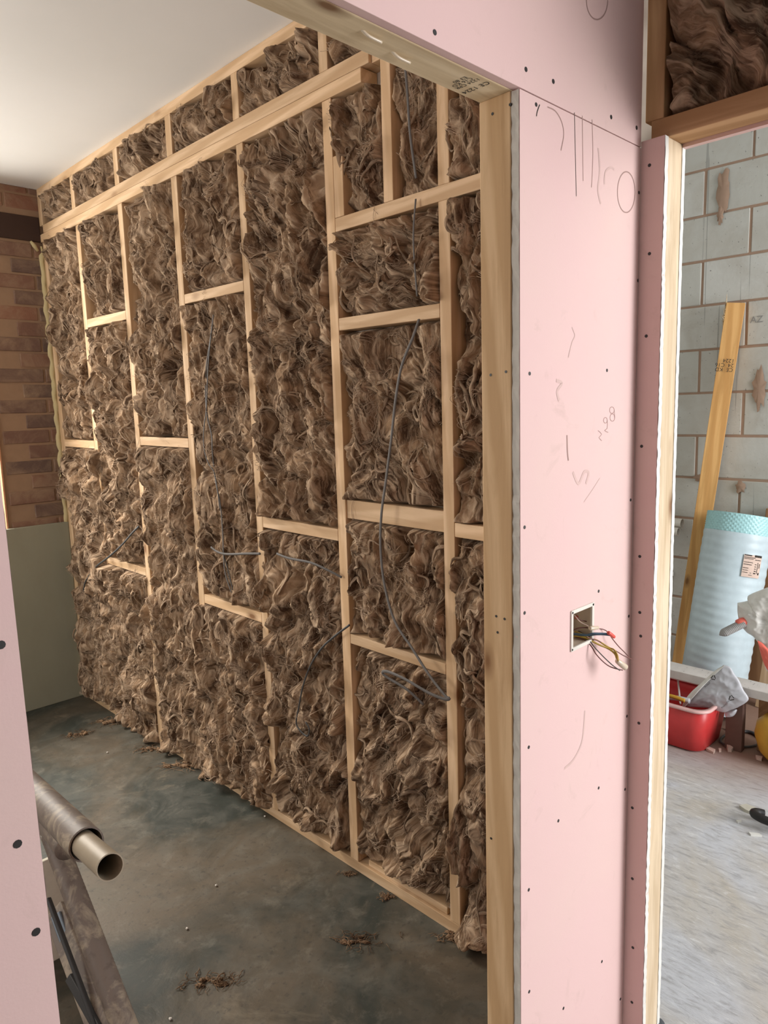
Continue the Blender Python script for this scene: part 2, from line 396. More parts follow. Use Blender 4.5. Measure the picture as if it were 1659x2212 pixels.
for x0, x1, z0, z1 in ((WX0, WX0+.06, WZ0, WZ1), (WX1-.06, WX1-.004, WZ0, WZ1), (WX0, WX1, WZ0, WZ0+.06), (WX0, WX1, WZ1-.06, WZ1), (.52, .58, WZ0, WZ1)):
    addbox(bm, x0, x1, YB+.14, YB+.19, z0, z1, .004)
struct(from_bm('window_1', bm, M['white_plastic']))
tag(box('window_lintel', M['steel'], -.3, 1.452, YB-.002, YB+.1, 2.412, 2.532, .003), 'dark brown steel lintel across the brickwork below the ceiling', 'lintel')
tag(box('wall_lining_board', M['lining'], -.3, 1.452, YB-.022, YB-.0005, 0, .975, .003), 'plain green grey board lining the foot of the brick wall', 'board')

wr = struct(courses('wall_right', M['block'], -3, 2.9, 0, 3.02, lambda c: Vector((XB+.008-c.y, c.x, c.z)), .45, .2225, .013, .012, .004, shift=1.345-.45))
part(wr, box('mortar_bed', M['block_mortar'], XB+.002, XB+.2, -3, 2.9, 0, 3.02))
bm = bmesh.new()
rnd = random.Random(4)
for (cx, cy, w_, h_) in ((1563, 410, 14, 44), (1640, 840, 14, 44), (1600, 1052, 12, 14), (1512, 1032, 14, 8), (1556, 465, 7, 20)):
    c0 = P(cx, cy, 0, XB-.006); ring = []
    for i in range(22):
        a = i/22*2*math.pi; rr = rnd.uniform(.7, 1.15)
        ring.append(bm.verts.new(c0+Vector((rnd.uniform(-.003, .001), -math.cos(a)*rr*w_*.0024, math.sin(a)*rr*h_*.0024))))
    cv = bm.verts.new(c0+Vector((-.010, 0, 0)))
    for i in range(22): bm.faces.new((ring[i], ring[(i+1) % 22], cv))
part(wr, from_bm('mortar_smear', bm, M['block_mortar'], None, True))
textmesh('pencil_note', 'AZ', .045, P(1620, 698, 0, XB-.0065), (0, -1, 0), (0, 0, 1), plain('faint_pencil', (.30, .30, .29), .9, .1), wr)
part(wr, box('dark_top_course', M['steel'] if False else plain('grey_concrete_lintel', (.17, .165, .155), .9, .1), XB-.012, XB, -3, 2.9, 2.86, 3.02))

# ------------------------------------------------------------------ doorway wall: pink boards, studs
XO0, XO1, ZO = .2105, 1.024, 2.026
XC = XW-.015           # face of the board in the corner strip
def edge_noise(bm, cond, amp):
    for v in bm.verts:
        if cond(v.co): v.co += Vector((random.uniform(-amp, amp), random.uniform(-amp, amp)*.3, random.uniform(-amp, amp)))
def strip_edge(name, axis, x, y0, y1, z0, z1, mat, parent, amp=.0016, step=.012):
    """ragged gypsum core showing along a cut board edge (a vertical run)"""
    bm = bmesh.new(); n = int((z1-z0)/step); prev = None
    for i in range(n+1):
        z = z0+(z1-z0)*i/n; q = random.uniform(-amp, amp*.3)
        if axis == 'x': row = [bm.verts.new((x+q, y0, z)), bm.verts.new((x+q+random.uniform(-amp, amp)*.5, (y0+y1)/2, z)), bm.verts.new((x+q, y1, z))]
        else: row = [bm.verts.new((y0, x+q, z)), bm.verts.new(((y0+y1)/2, x+q+random.uniform(-amp, amp)*.5, z)), bm.verts.new((y1, x+q, z))]
        if prev:
            for k in range(2): bm.faces.new((prev[k], prev[k+1], row[k+1], row[k]))
        prev = row
    return from_bm(name, bm, mat, parent)
def screw_at(p, nrm, parent, r=.0042):
    bm = bmesh.new(); nrm = Vector(nrm); a = p-nrm*.0015; b = p+nrm*.0006
    tube_bm(bm, [a, b], [r, r*.92], 10); return from_bm('screw', bm, M['screw'], parent, False)
PT = .015
# board over the opening
hb = empty('plasterboard', (.5, YP, ZO), 'pink plasterboard sheet over the doorway with a pen circle at the top', 'plasterboard', 'pink plasterboards round the doorway')
box('sheet', M['pink'], -1.15, XC, YP, YP+PT, ZO+.0012, ZC, .0008, hb)
for q in ((939, 70), (1136, 150), (1195, 176), (1320, 253), (1375, 276)): screw_at(P(*q, 1, YP), (0, -1, 0), hb)
# right board with a hole for the socket box
bx0, bx1, bz0, bz1 = 1.190, 1.2745, 1.051, 1.1315
rb = empty('plasterboard', (1.2, YP, 0), 'tall pink plasterboard between the doorway and the corner with the open socket box', 'plasterboard', 'pink plasterboards round the doorway')
bm = bmesh.new()
zt = ZO-.0012
addbox(bm, XO1, bx0, YP, YP+PT, 0, zt); addbox(bm, bx1, XC, YP, YP+PT, 0, zt); addbox(bm, bx0, bx1, YP, YP+PT, 0, bz0); addbox(bm, bx0, bx1, YP, YP+PT, bz1, zt)
from_bm('sheet', bm, M['pink'], rb)
strip_edge('cut_edge', 'x', XO1-.001, YP+.0005, YP+PT, 0, zt, M['gypsum'], rb)['label'] = 'ragged grey gypsum edge'
for q in ((1158, 226), (1144, 807), (1311, 800), (1133, 1139), (1133, 1324), (1293, 1277), (1142, 1614), (1293, 1702), (1206, 1773), (1142, 1922), (1300, 2077), (1143, 2142), (1217, 2178), (1380, 416), (1378, 606), (1362, 1080), (1358, 1331), (1354, 1547), (1350, 1705), (1340, 2158)):
    screw_at(P(*q, 1, YP), (0, -1, 0), rb, .0036)
def mark(name, pts, wd, mat, parent, k=5):
    bm = bmesh.new(); ribbon(bm, smoothpts([P(x, y, 1, YP-.0004) for x, y in pts], k), wd, (0, -1, 0)); return from_bm(name, bm, mat, parent)
def ell(cx, cy, rx, ry, a0=0, a1=360, n=14): return [(cx+rx*math.cos(math.radians(a0+(a1-a0)*i/n)), cy+ry*math.sin(math.radians(a0+(a1-a0)*i/n))) for i in range(n+1)]
mark('pencil_circle', ell(1353, 415, 19, 44), .0022, M['pencil'], rb)
mark('pencil_arc', [(1183, 231), (1200, 240), (1213, 262), (1218, 290), (1212, 325)], .002, M['pencil'], rb)
mark('pencil_line', [(1241, 243), (1243, 330), (1245, 424)], .0014, M['ink'], rb)
mark('pencil_line', [(1258, 250), (1259, 330), (1260, 391)], .0014, M['pencil'], rb)
mark('pencil_line', [(1279, 258), (1281, 330), (1278, 405)], .0014, M['pencil'], rb)
mark('pencil_tick', [(1166, 226), (1161, 240), (1159, 251)], .002, M['ink'], rb)
mark('smudge', [(1293, 320), (1296, 370), (1292, 410), (1298, 440)], .005, M['smudge'], rb)
mark('smudge', [(1306, 398), (1308, 372), (1320, 362), (1327, 366)], .004, M['smudge'], rb)
mark('smudge', [(1225, 940), (1226, 975), (1228, 995)], .0035, M['pencil'], rb)
mark('smudge', [(1236, 707), (1242, 725), (1236, 740), (1228, 772)], .0025, M['smudge'], rb)
mark('smudge', [(1202, 822), (1214, 828), (1204, 845), (1208, 866)], .006, M['smudge'], rb)
mark('smudge', [(1238, 1020), (1250, 1045), (1262, 1020), (1272, 1022), (1266, 1045)], .006, M['smudge'], rb)
mark('pencil_scribble', [(1296, 1033), (1280, 1058), (1262, 1084)], .0016, M['smudge'], rb)
mark('pencil_scribble', ell(1322, 886, 5, 7) + ell(1323, 902, 5, 8), .0012, M['pencil'], rb, 2)
mark('pencil_scribble', ell(1308, 908, 4, 6) + [(1312, 925), (1306, 930), (1314, 934)], .0012, M['pencil'], rb, 2)
mark('pencil_scribble', [(1292, 930), (1300, 938), (1294, 945), (1300, 952)], .0012, M['pencil'], rb, 2)
mark('smudge', [(1264, 1535), (1258, 1600), (1240, 1640), (1220, 1660)], .005, M['smudge'], rb)
mark('pen_circle', ell(1290, 0, 23, 42, 0, 180), .0022, M['pencil'], hb)
# left board
lb = empty('plasterboard', (-.2, YP, 0), 'pink plasterboard at the left edge of the picture beside the doorway', 'plasterboard', 'pink plasterboards round the doorway')
pe0, pe1 = P(0, 1030, 1, YP), P(127, 2183, 1, YP); sl = (pe1.x-pe0.x)/(pe1.z-pe0.z)
def xe(z): return pe0.x+sl*(z-pe0.z)
bm = bmesh.new(); addbox(bm, -1.15, 0, YP, YP+PT, 0, ZO-.0012)
for v in bm.verts:
    if v.co.x > -.5: v.co.x = xe(v.co.z)
from_bm('sheet', bm, M['pink'], lb)
q = strip_edge('cut_edge', 'x', 0, YP+.0004, YP+PT, 0, ZO-.002, M['gypsum'], lb, .0012, .02)
for v in q.data.vertices: v.co.x += xe(v.co.z)+.0006
for q in ((2, 1393), (38, 1823), (78, 2013)): screw_at(P(*q, 1, YP), (0, -1, 0), lb, .0045)
# doorway studs and head
Y0, Y1 = YP+PT, YP+PT+.063
def timber(name, a, b, label, mat='wood', face=(-1, 0, 0), t=.063, w=.038, cat='timber', group=None):
    o = beam(name, a, b, t, w, M[mat], face); return tag(o, label, cat, group)
ym = (Y0+Y1)/2
ds = empty('door_stud', (XO1, ym, 0), 'wide orange brown timber jamb on the right side of the doorway', 'timber')
beam('post', (XO1-.004+.019, ym, 0), (XO1-.004+.019, ym, ZO), .038, .063, M['wood_dark'], (-1, 0, 0), ds)
for q in ((1064, 246), (1102, 226), (1060, 810), (1093, 803), (1072, 1331), (1090, 1337), (1061, 1811), (1075, 1366)):
    screw_at(P(*q, 0, XO1-.004), (-1, 0, 0), ds, .0026)
timber('door_stud', (xe(ZO)-.026, ym, 0), (xe(ZO)-.026, ym, ZO), 'timber jamb behind the pink board at the left of the doorway', 'wood', t=.038, w=.063)
hd = empty('door_header', (.6, ym, ZO), 'timber lying over the doorway with a black grade stamp on its underside', 'timber')
beam('beam', (-1.1, ym, ZO+.019), (XC, ym, ZO+.019), .038, .063, M['wood_head'], (0, 0, 1), hd)
zs = ZO-.0006
tp = P(1066, 170, 2, zs)
textmesh('grade_stamp', 'CE 1224', .015, (tp.x, Y0+.004, zs), (0, 1, 0), (1, 0, 0), M['ink'], hd)
textmesh('grade_stamp', '1224 CPR\n  C16 KD\n   E3 80', .0115, (tp.x-.020, Y0+.006, zs), (0, 1, 0), (1, 0, 0), M['ink'], hd)
for q in ((794, 72), (858, 118)):
    a = P(*q, 2, ZO); tube('bent_nail', [a+Vector((-.012, 0, .002)), a+Vector((0, -.002, -.004)), a+Vector((.022, -.004, -.006))], .0022, M['w_clear'], hd)
# cripple studs above the door head, hidden side of the hall boards
timber('cripple_stud', (.6, ym, ZO+.038), (.6, ym, ZC), 'short timber standing on the doorway head behind the pink board', 'wood', t=.063, w=.038, face=(0, -1, 0))
timber('door_stud', (XC-.019+.012, ym, 0), (XC-.019+.012, ym, ZO), 'timber in the corner behind the pink board', 'wood', face=(0, -1, 0), group=None)

# ------------------------------------------------------------------ corner strip, second doorway
YD = .664
cs = empty('plasterboard', (XC, .69, 0), 'narrow mauve pink plasterboard strip in the corner beside the second doorway', 'plasterboard', 'pink plasterboards round the doorway')
box('sheet', M['pink'], XC, XW-.0005, YD+.0005, YP, 0, 2.037, .0006, cs)
strip_edge('cut_edge', 'y', YD, XC+.0004, XW-.0005, 0, 2.037, M['gypsum_white'], cs, .0013, .009)['label'] = 'hairy white gypsum edge'
for q in ((1403, 357), (1403, 548), (1396, 726), (1386, 964), (1382, 1202), (1382, 1323), (1384, 1374), (1380, 1562), (1366, 1745), (1366, 1898), (1367, 2047), (1365, 2165)):
    screw_at(P(*q, 0, XC), (-1, 0, 0), cs, .0036)
timber('door_stud', (XW+.0315, YD+.0195, 0), (XW+.0315, YD+.0195, 2.037), 'pale timber liner post on the left side of the second doorway', 'wood_pale', face=(-1, 0, 0))
timber('door_header', (XW+.0315, .7, 2.056), (XW+.0315, -.2, 2.056), 'timber head over the second doorway under the dark wool', 'wood_amber', face=(-1, 0, 0))
timber('cripple_stud', (XW+.0315, .694, 2.075), (XW+.0315, .694, 3.0), 'orange brown timber post above the second doorway in the corner', 'wood_amber', group=None)
timber('cripple_stud', (XW+.0315, .36, 2.075), (XW+.0315, .36, 2.66), 'timber post at the right of the wool above the second doorway', 'wood')
strip_edge('plasterboard_edge', 'y', YD+.0002, 1.5165, 1.53, 0, 2.037, M['gypsum_white'], None, .0008, .01)
o = bpy.data.objects['plasterboard_edge']; tag(o, 'thin white board edge on the far side of the second doorway post', 'plasterboard')
tag(box('plasterboard', M['pink'], 1.5165, 1.531, -.2, YD, 2.030, 2.054), 'thin pink board edge under the head of the second doorway', 'plasterboard')

# ------------------------------------------------------------------ stud wall
xm = XW+.0315
SG = 'timbers of the long stud wall'
def stud(y0, y1, z0, z1, label, mat='wood', dx=0, name='wall_stud'):
    return timber(name, (xm+dx, (y0+y1)/2, z0), (xm+dx, (y0+y1)/2, z1), label, mat, w=y1-y0, group=SG)
def rail(z0, z1, y0, y1, label, name='nogging', dx=0, tilt=0, t=.063):
    return timber(name, (xm+dx, y0, (z0+z1)/2-tilt/2), (xm+dx, y1, (z0+z1)/2+tilt/2), label, 'wood', w=z1-z0, group=SG, t=t)
rail(2.631, ZC, .80, YB, 'long top timber of the stud wall against the white ceiling', 'top_plate')
rail(0, .036, .80, YB-.03, 'long bottom timber of the stud wall on the concrete floor', 'sole_plate')
rail(.0362, .058, 1.28, 1.62, 'thin timber packer lying on the floor timber near the doorway', 'packer', .004, t=.05)
rail(2.450, 2.488, 1.498, 3.89, 'upper of the two long rails below the ceiling', 'rail')
rail(2.410, 2.448, 1.528, YB-.002, 'lower of the two long rails below the ceiling with its end showing', 'rail', -.002)
rail(2.450, 2.488, 1.456, 1.497, 'short block ending the upper long rail beside the tall post', 'packer', .01)
top = ['end post in the short row under the ceiling, against the brick wall', 'short post under the ceiling, next to the end post by the brick wall', 'short post under the ceiling, third from the brick wall', 'short post under the ceiling, fourth from the brick wall', 'short post under the ceiling, fifth from the brick wall', 'short post under the ceiling, sixth along, cut by the doorway head']
for (a, b), lb_ in zip(((3.886, YB-.001), (3.474, 3.515), (3.014, 3.055), (2.563, 2.605), (2.117, 2.155), (1.667, 1.705)), top): stud(a, b, 2.4885, 2.6305, lb_)
stud(1.419, 1.455, 2.081, 2.6305, 'tall post left of the straight top cable, standing on the door height rail')
main = [('end post of the stud wall against the brick and yellow foam', 3.862, 3.912), ('second main post from the brick wall, buried in wool low down', 3.452, 3.492), ('main post third from the brick wall', 3.006, 3.047), ('main post fourth from the brick wall', 2.546, 2.588), ('fifth main post from the brick wall, right of the thin cables', 2.107, 2.145), ('sixth main post, right of the widest wool bay', 1.659, 1.698)]
for lb_, a, b in main: stud(a, b, .0365, 2.4095, lb_)
stud(1.222, 1.260, .0365, 2.0425, 'post nearest the doorway jamb, from the floor to the door height rail')
stud(1.222, 1.260, 2.0805, 2.6305, 'upper post nearest the doorway jamb, above the door height rail')
stud(1.617, 1.657, 2.081, 2.25, 'short packer fixed beside the sixth main post above the door height rail', dx=-.001, name='packer')
rail(2.0425, 2.0805, .80, 1.658, 'door height rail running behind the jamb from the sixth main post', 'rail')
for z0, z1, y0, y1, lb_ in ((1.375, 1.412, 3.493, 3.861, 'nogging in the bay against the brick wall'), (1.941, 1.979, 3.048, 3.451, 'high nogging in the second bay from the brick wall'), (.806, .842, 3.048, 3.451, 'low nogging in the second bay, half hidden by wool'), (1.396, 1.433, 2.589, 3.005, 'nogging across the third bay from the brick wall'), (1.942, 1.977, 2.146, 2.545, 'high nogging in the fourth bay above the cables'), (.765, .802, 2.146, 2.545, 'low nogging in the fourth bay below the cable ends'), (1.120, 1.158, 1.699, 2.106, 'nogging across the fifth, widest wool bay'), (1.759, 1.795, 1.261, 1.658, 'high nogging crossed by the hanging grey cable'), (1.192, 1.250, 1.261, 1.658, 'deep split nogging at waist height behind the hanging cable'), (.790, .822, 1.261, 1.658, 'low nogging above the looped cable end'), (1.181, 1.219, .80, 1.221, 'nogging running behind the doorway jamb')):
    rail(z0, z1, y0, y1, lb_, tilt=.004, dx=.006 if z0 == 1.192 else 0)

# ------------------------------------------------------------------ glass wool
def grid_mesh(name, V, nu, nv, flow, extra=None):
    """V (nu*nv,3); extra = (verts, faces(quads), strand value) of loose fibres"""
    idx = np.arange(nu*nv).reshape(nu, nv)
    q = np.stack([idx[:-1, :-1], idx[1:, :-1], idx[1:, 1:], idx[:-1, 1:]], -1).reshape(-1, 4)
    st = np.zeros(len(V), np.float32)
    if extra is not None:
        ev, ef, es, efl = extra; q = np.concatenate([q, ef+len(V)]); V = np.concatenate([V, ev]); st = np.concatenate([st, es]); flow = np.concatenate([flow, efl])
    me = bpy.data.meshes.new(name); me.vertices.add(len(V)); me.vertices.foreach_set('co', V.astype(np.float32).ravel())
    me.loops.add(q.size); me.loops.foreach_set('vertex_index', q.astype(np.int32).ravel())
    me.polygons.add(len(q)); me.polygons.foreach_set('loop_start', np.arange(0, q.size, 4, dtype=np.int32))
    me.polygons.foreach_set('use_smooth', np.ones(len(q), bool)); me.update(calc_edges=True)
    a = me.attributes.new('strand', 'FLOAT', 'POINT'); a.data.foreach_set('value', st)
    a = me.attributes.new('flow', 'FLOAT_VECTOR', 'POINT'); a.data.foreach_set('vector', flow.astype(np.float32).ravel())
    return me
def fibres(surf, n_b, rs, per=9, seg=10, Lr=(.03, .14), lift=(.004, .020), rad=(.0003, .00085)):
    """surf(y,z)->x; bundles of curling threads lying on the wool"""
    (ya, yb), (za, zb), f, ang = surf
    V = []; Fc = []; S = []; FL = []; base = 0
    for b in range(n_b):
        y = rs.uniform(ya, yb); z = rs.uniform(za, zb); th = ang+rs.normal(0, .8); L = rs.uniform(*Lr); k1 = rs.normal(0, 2.0); k2 = rs.normal(0, 3)
        lf = rs.uniform(*lift); tone = rs.uniform(.1, .95)
        for j in range(rs.randint(2, per)):
            yy = y+rs.normal(0, .004); zz = z+rs.normal(0, .004); t = th+rs.normal(0, .22); LL = L*rs.uniform(.5, 1.1); r = rs.uniform(*rad)
            s = np.linspace(0, 1, seg); a = t+k1*s+k2*(s-.5)**2+rs.normal(0, .25)*np.sin(s*6)
            py = yy+np.cumsum(np.cos(a))*LL/seg; pz = zz+np.cumsum(np.sin(a))*LL/seg
            px = f(py, pz)-.0015-lf*np.sin(s*np.pi)*rs.uniform(.3, 1.2)
            p = np.stack([px, py, pz], 1); rr = r*np.sin(np.clip(s*.9+.08, 0, 1)*np.pi)**.5
            dn = np.stack([np.zeros(seg), -np.sin(a), np.cos(a)], 1)
            v = np.stack([p+dn*rr[:, None], p-dn*rr[:, None], p+np.array([-1, 0, 0])*rr[:, None]*1.3], 1).reshape(-1, 3)
            V.append(v); S.append(np.full(len(v), tone)); FL.append(np.stack([v[:, 1]*1.0+j, v[:, 2], np.zeros(len(v))], 1))
            i = base+np.arange(seg-1)[:, None]*3
            for c in range(3):
                c2 = (c+1) % 3; Fc.append(np.concatenate([i+c, i+c2, i+3+c2, i+3+c], 1))
            base += len(v)
    return np.concatenate(V), np.concatenate(Fc), np.concatenate(S).astype(np.float32), np.concatenate(FL)
def ropes(surf, n, rs, seg=15, k=7):
    """thick twisted tufts of wool, tapered and half sunk in the surface"""
    (ya, yb), (za, zb), f, ang = surf; V = []; Fc = []; S = []; FL = []; base = 0
    cs_, sn_ = np.cos(np.arange(k)/k*2*np.pi), np.sin(np.arange(k)/k*2*np.pi)
    for b in range(n):
        y = rs.uniform(ya, yb); z = rs.uniform(za, zb); L = rs.uniform(.035, .15); R0 = rs.uniform(.0022, .0062)*(.7+L*4); th = ang+rs.normal(0, .75)
        s = np.linspace(0, 1, seg); a = th+rs.normal(0, 1.6)*s+rs.normal(0, .9)*np.sin(s*rs.uniform(3, 9)+rs.uniform(0, 6))
        py = y+np.cumsum(np.cos(a))*L/seg; pz = z+np.cumsum(np.sin(a))*L/seg
        py = np.clip(py, ya-.014, yb+.014); pz = np.clip(pz, za-.022, zb+.022); px = f(py, pz); px = np.convolve(np.pad(px, 2, 'edge'), np.ones(5)/5, 'valid')-R0*rs.uniform(-.5, .9)-rs.uniform(0, .010)*np.sin(s*np.pi)
        rr = R0*np.sin(np.clip(s*.94+.05, 0, 1)*np.pi)**.6*(1+.18*np.sin(s*17+rs.uniform(0, 6)))
        tw = s*rs.uniform(-5, 5)
        c2 = np.cos(tw)[:, None]*cs_-np.sin(tw)[:, None]*sn_; s2 = .62*(np.sin(tw)[:, None]*cs_+np.cos(tw)[:, None]*sn_)
        nx = np.stack([np.zeros(seg), -np.sin(a), np.cos(a)], 1)
        v = np.stack([px, py, pz], 1)[:, None, :]+nx[:, None, :]*(c2*rr[:, None])[..., None]+np.array([-1., 0, 0])*(s2*rr[:, None])[..., None]
        V.append(v.reshape(-1, 3)); S.append(np.full(seg*k, rs.uniform(0, .22)))
        u = rs.uniform(0, 9)+np.tile(np.arange(k)/k, seg)*.06; w_ = rs.uniform(0, 9)+np.repeat(s*L, k); FL.append(np.stack([u, w_, u], 1))
        i = base+np.arange(seg-1)[:, None]*k
        for c in range(k): d = (c+1) % k; Fc.append(np.concatenate([i+c, i+d, i+k+d, i+k+c], 1))
        base += seg*k
    return np.concatenate(V), np.concatenate(Fc), np.concatenate(S).astype(np.float32), np.concatenate(FL)
def batt(y0, y1, z0, z1, label, seed, ang=1.4, bulge=.0, spill=(0, 0, 0, 0), rough=1.0, smoothf=0, x0=XW, fib=1.0, holes=0):
    """spill = (low y side, high y side, bottom, top) metres the wool spreads over the timbers"""
    rs = np.random.RandomState(seed)
    ds = .0042 if y0 < 2.2 else .0055
    a, b, c, d = spill
    ya, yb, za, zb = y0-max(a, 0), y1+max(b, 0), z0-max(c, 0), z1+max(d, 0)
    nu, nv = int((yb-ya)/ds)+2, int((zb-za)/ds)+2
    U, Vv = np.meshgrid(np.linspace(ya, yb, nu), np.linspace(za, zb, nv), indexing='ij')
    s = seed*1.7; rs0 = float(rs.rand())
    def height(u, v):
        an = ang+1.1*fbm(u*2.6, v*1.9, s, 2)
        wx = .055*fbm(u*8, v*5, s+11, 2); wz = .075*fbm(u*8, v*5, s+23, 2)
        uu, vv = u+wx, v+wz
        ca, sa = math.cos(ang-math.pi/2), math.sin(ang-math.pi/2)
        p = uu*ca+vv*sa; q = -uu*sa+vv*ca
        p = p+.05*np.sin(3*an)*0+.03*fbm(u*4, v*3, s+31, 2)
        kk = .72+.35*rs0; n1 = np.abs(pn(p*12*kk, q*5.2*kk, s+1)); n2 = np.abs(pn(p*24*kk+n1*1.2, q*10*kk, s+2)); n3 = np.abs(pn(p*52+2.5*n2, q*21+2*n1, s+4))
        n4 = np.abs(pn(p*110+3*n3, q*40, s+6))
        lo = fbm(u*5, v*3.5, s+8, 2)
        h = (.078*n1**.85+.040*n2**.8+.018*n3+(.008*(1-smoothf))*n4)*rough-.036*rough+.026*lo
        cav = sst(.22, .55, fbm(u*8+3, v*6, s+40, 2)); h = h-.05*cav*rough
        return h, p+n2*.012, q
    def dep(u, v):
        h, p, q = height(u, v)
        wv = .010*fbm(u*9, v*9, s+50, 2)
        e = np.ones_like(u)
        for dist, sp in ((u-ya, a), (yb-u, b), (v-za, c), (zb-v, d)):
            tuck = (.012 if sp <= 0 else .03)
            e = np.minimum(e, sst(-.002, tuck, dist+wv*(1 if sp <= 0 else 3)))
        over = np.zeros_like(u)           # lift over the timbers where it spills
        for dist, sp in ((u-y0, a), (y1-u, b), (v-z0, c), (z1-v, d)):
            if sp > 0: over = np.maximum(over, sst(.02, -.005, dist))
        h = np.where(over > 0, np.maximum(h, -.012)*1.0+over*.010, h)
        return np.clip(x0+.012-bulge-h*(.25+.75*e)+(1-e)*.040, x0-.06, x0+.058), p, q
    X, p, q = dep(U, Vv)
    lat = .014*rough
    e2 = np.minimum.reduce([sst(0, .03, U-ya), sst(0, .03, yb-U), sst(0, .03, Vv-za), sst(0, .03, zb-Vv)])
    Yd = U+lat*e2*fbm(U*26, Vv*18, s+60, 2); Zd = Vv+lat*e2*fbm(U*26, Vv*18, s+70, 2)
    Vx = np.stack([X, Yd, Zd], -1).reshape(-1, 3)
    flow = np.stack([p, q, np.full_like(p, seed)], -1).reshape(-1, 3)
    A = (yb-ya)*(zb-za); nb = int(A*230*fib)+4
    ex = fibres(((ya+.02, yb-.02), (za+.02, zb-.02), lambda yy, zz: dep(np.clip(yy, ya+.004, yb-.004), np.clip(zz, za+.004, zb-.004))[0], ang), nb, rs)
    if not smoothf:
        rp = ropes(((ya+.02, yb-.02), (za+.03, zb-.03), lambda yy, zz: dep(np.clip(yy, ya+.012, yb-.012), np.clip(zz, za+.012, zb-.012))[0], ang), int(A*170)+3, rs)
        ex = tuple(np.concatenate([p0, p1+(len(ex[0]) if i_ == 1 else 0)]) for i_, (p0, p1) in enumerate(zip(ex, rp)))
    me = grid_mesh('insulation_batt', Vx, nu, nv, flow, ex)
    return tag(link('insulation_batt', me, M['wool']), label, 'insulation', 'brown glass wool between the studs')
H = math.pi/2
BT = [
 # y0 y1 z0 z1 label ang bulge spill
 (3.493, 3.861, .037, 1.374, 'brown glass wool in the bay by the brick wall, below its nogging', 1.5, .022, (.05, .0, .0, 0), 1.0),
 (3.493, 3.861, 1.413, 2.409, 'brown glass wool in the bay by the brick wall, above its nogging', 1.4, .0, (0, .0, 0, 0), 1.0),
 (3.048, 3.451, .037, .805, 'brown glass wool at the foot of the second bay, spilling to the floor', 1.5, .024, (.015, .05, .045, 0), 1.1),
 (3.048, 3.451, .843, 1.940, 'brown glass wool in the second bay behind the short dark cable', 1.45, .010, (0, .0, .0, 0), 1.0),
 (3.048, 3.451, 1.980, 2.409, 'brown glass wool at the top of the second bay', 1.5, -.004, (0, 0, 0, 0), 1.0),
 (2.589, 3.005, .037, 1.395, 'furry brown glass wool filling the lower third bay to the floor', 1.7, .020, (.015, .006, .04, 0), .8),
 (2.589, 3.005, 1.434, 2.409, 'twisted brown glass wool in the third bay above the nogging', 1.55, .0, (0, 0, 0, 0), 1.15),
 (2.146, 2.545, .037, .764, 'ragged brown glass wool low in the fourth bay over the studs', 1.3, .026, (.012, .05, .02, 0), 1.1),
 (2.146, 2.545, .803, 1.941, 'brown glass wool behind the pair of thin cables in the fourth bay', 1.45, .004, (0, .012, 0, 0), .9),
 (2.146, 2.545, 1.978, 2.409, 'folded brown glass wool at the top of the fourth bay', 1.55, .0, (0, 0, 0, 0), 1.1),
 (1.699, 2.106, .037, 1.119, 'streaky brown glass wool in the lower part of the widest bay', 1.75, .008, (.006, .02, .0, 0), 1.0),
 (1.699, 2.106, 1.159, 2.409, 'large sheet of brown glass wool in the upper part of the widest bay', 1.2, .004, (0, 0, 0, 0), 1.1),
 (1.261, 1.658, .059, .789, 'dark brown glass wool behind the looped cable end near the floor', 2.2, .0, (0, .012, .0, 0), .8),
 (1.261, 1.658, .823, 1.191, 'brown glass wool between the two lower noggings behind the hanging cable', 1.6, .006, (0, .008, 0, .0), 1.0),
 (1.261, 1.658, 1.251, 1.758, 'brown glass wool behind the hanging cable at eye level', 1.2, -.004, (0, 0, 0, 0), .85),
 (1.261, 1.658, 1.796, 2.042, 'crinkled brown glass wool just below the door height rail', .3, .0, (0, 0, 0, 0), 1.1),
 (1.456, 1.658, 2.081, 2.409, 'dark narrow piece of brown glass wool beside the tall post', 1.55, -.006, (0, 0, 0, 0), 1.2),
 (1.261, 1.418, 2.081, 2.631, 'dark recessed brown glass wool behind the top of the hanging cable', 1.55, -.014, (0, 0, 0, 0), .8),
 (.80, 1.221, .037, 1.180, 'dark brown glass wool strip beside the jamb below waist height', 1.6, .006, (0, .012, .04, 0), 1.0),
 (.80, 1.221, 1.220, 2.042, 'brown glass wool strip beside the jamb above waist height', 1.55, .0, (0, .0, 0, 0), 1.1),
 (.80, 1.221, 2.081, 2.631, 'brown glass wool in the corner between the jamb and the doorway head', 1.55, .0, (0, 0, 0, 0), 1.1),
 (3.516, 3.885, 2.489, 2.631, 'small piece of brown glass wool under the ceiling by the brick wall', .6, -.004, (0, 0, 0, 0), .8),
 (3.056, 3.473, 2.489, 2.631, 'brown glass wool under the ceiling, second bay from the brick wall', .9, -.002, (0, 0, 0, 0), .8),
 (2.606, 3.013, 2.489, 2.631, 'brown glass wool under the ceiling, third bay from the brick wall', 1.2, -.002, (0, 0, 0, 0), .9),
 (2.156, 2.562, 2.489, 2.631, 'brown glass wool under the ceiling, fourth bay from the brick wall', 1.5, -.002, (0, 0, 0, 0), .9),
 (1.706, 2.116, 2.489, 2.631, 'brown glass wool under the ceiling, fifth bay from the brick wall', .8, -.002, (0, 0, 0, 0), .9),
 (1.456, 1.666, 2.489, 2.631, 'brown glass wool under the ceiling beside the doorway head', .5, -.002, (0, 0, 0, 0), .9),
]
for i, (y0, y1, z0, z1, lb_, an, bu, sp, ro) in enumerate(BT): batt(y0, y1, z0, z1, lb_, i+3, an, bu, sp, ro, fib=1.6 if i in (0, 2, 5, 7) else 1.0)
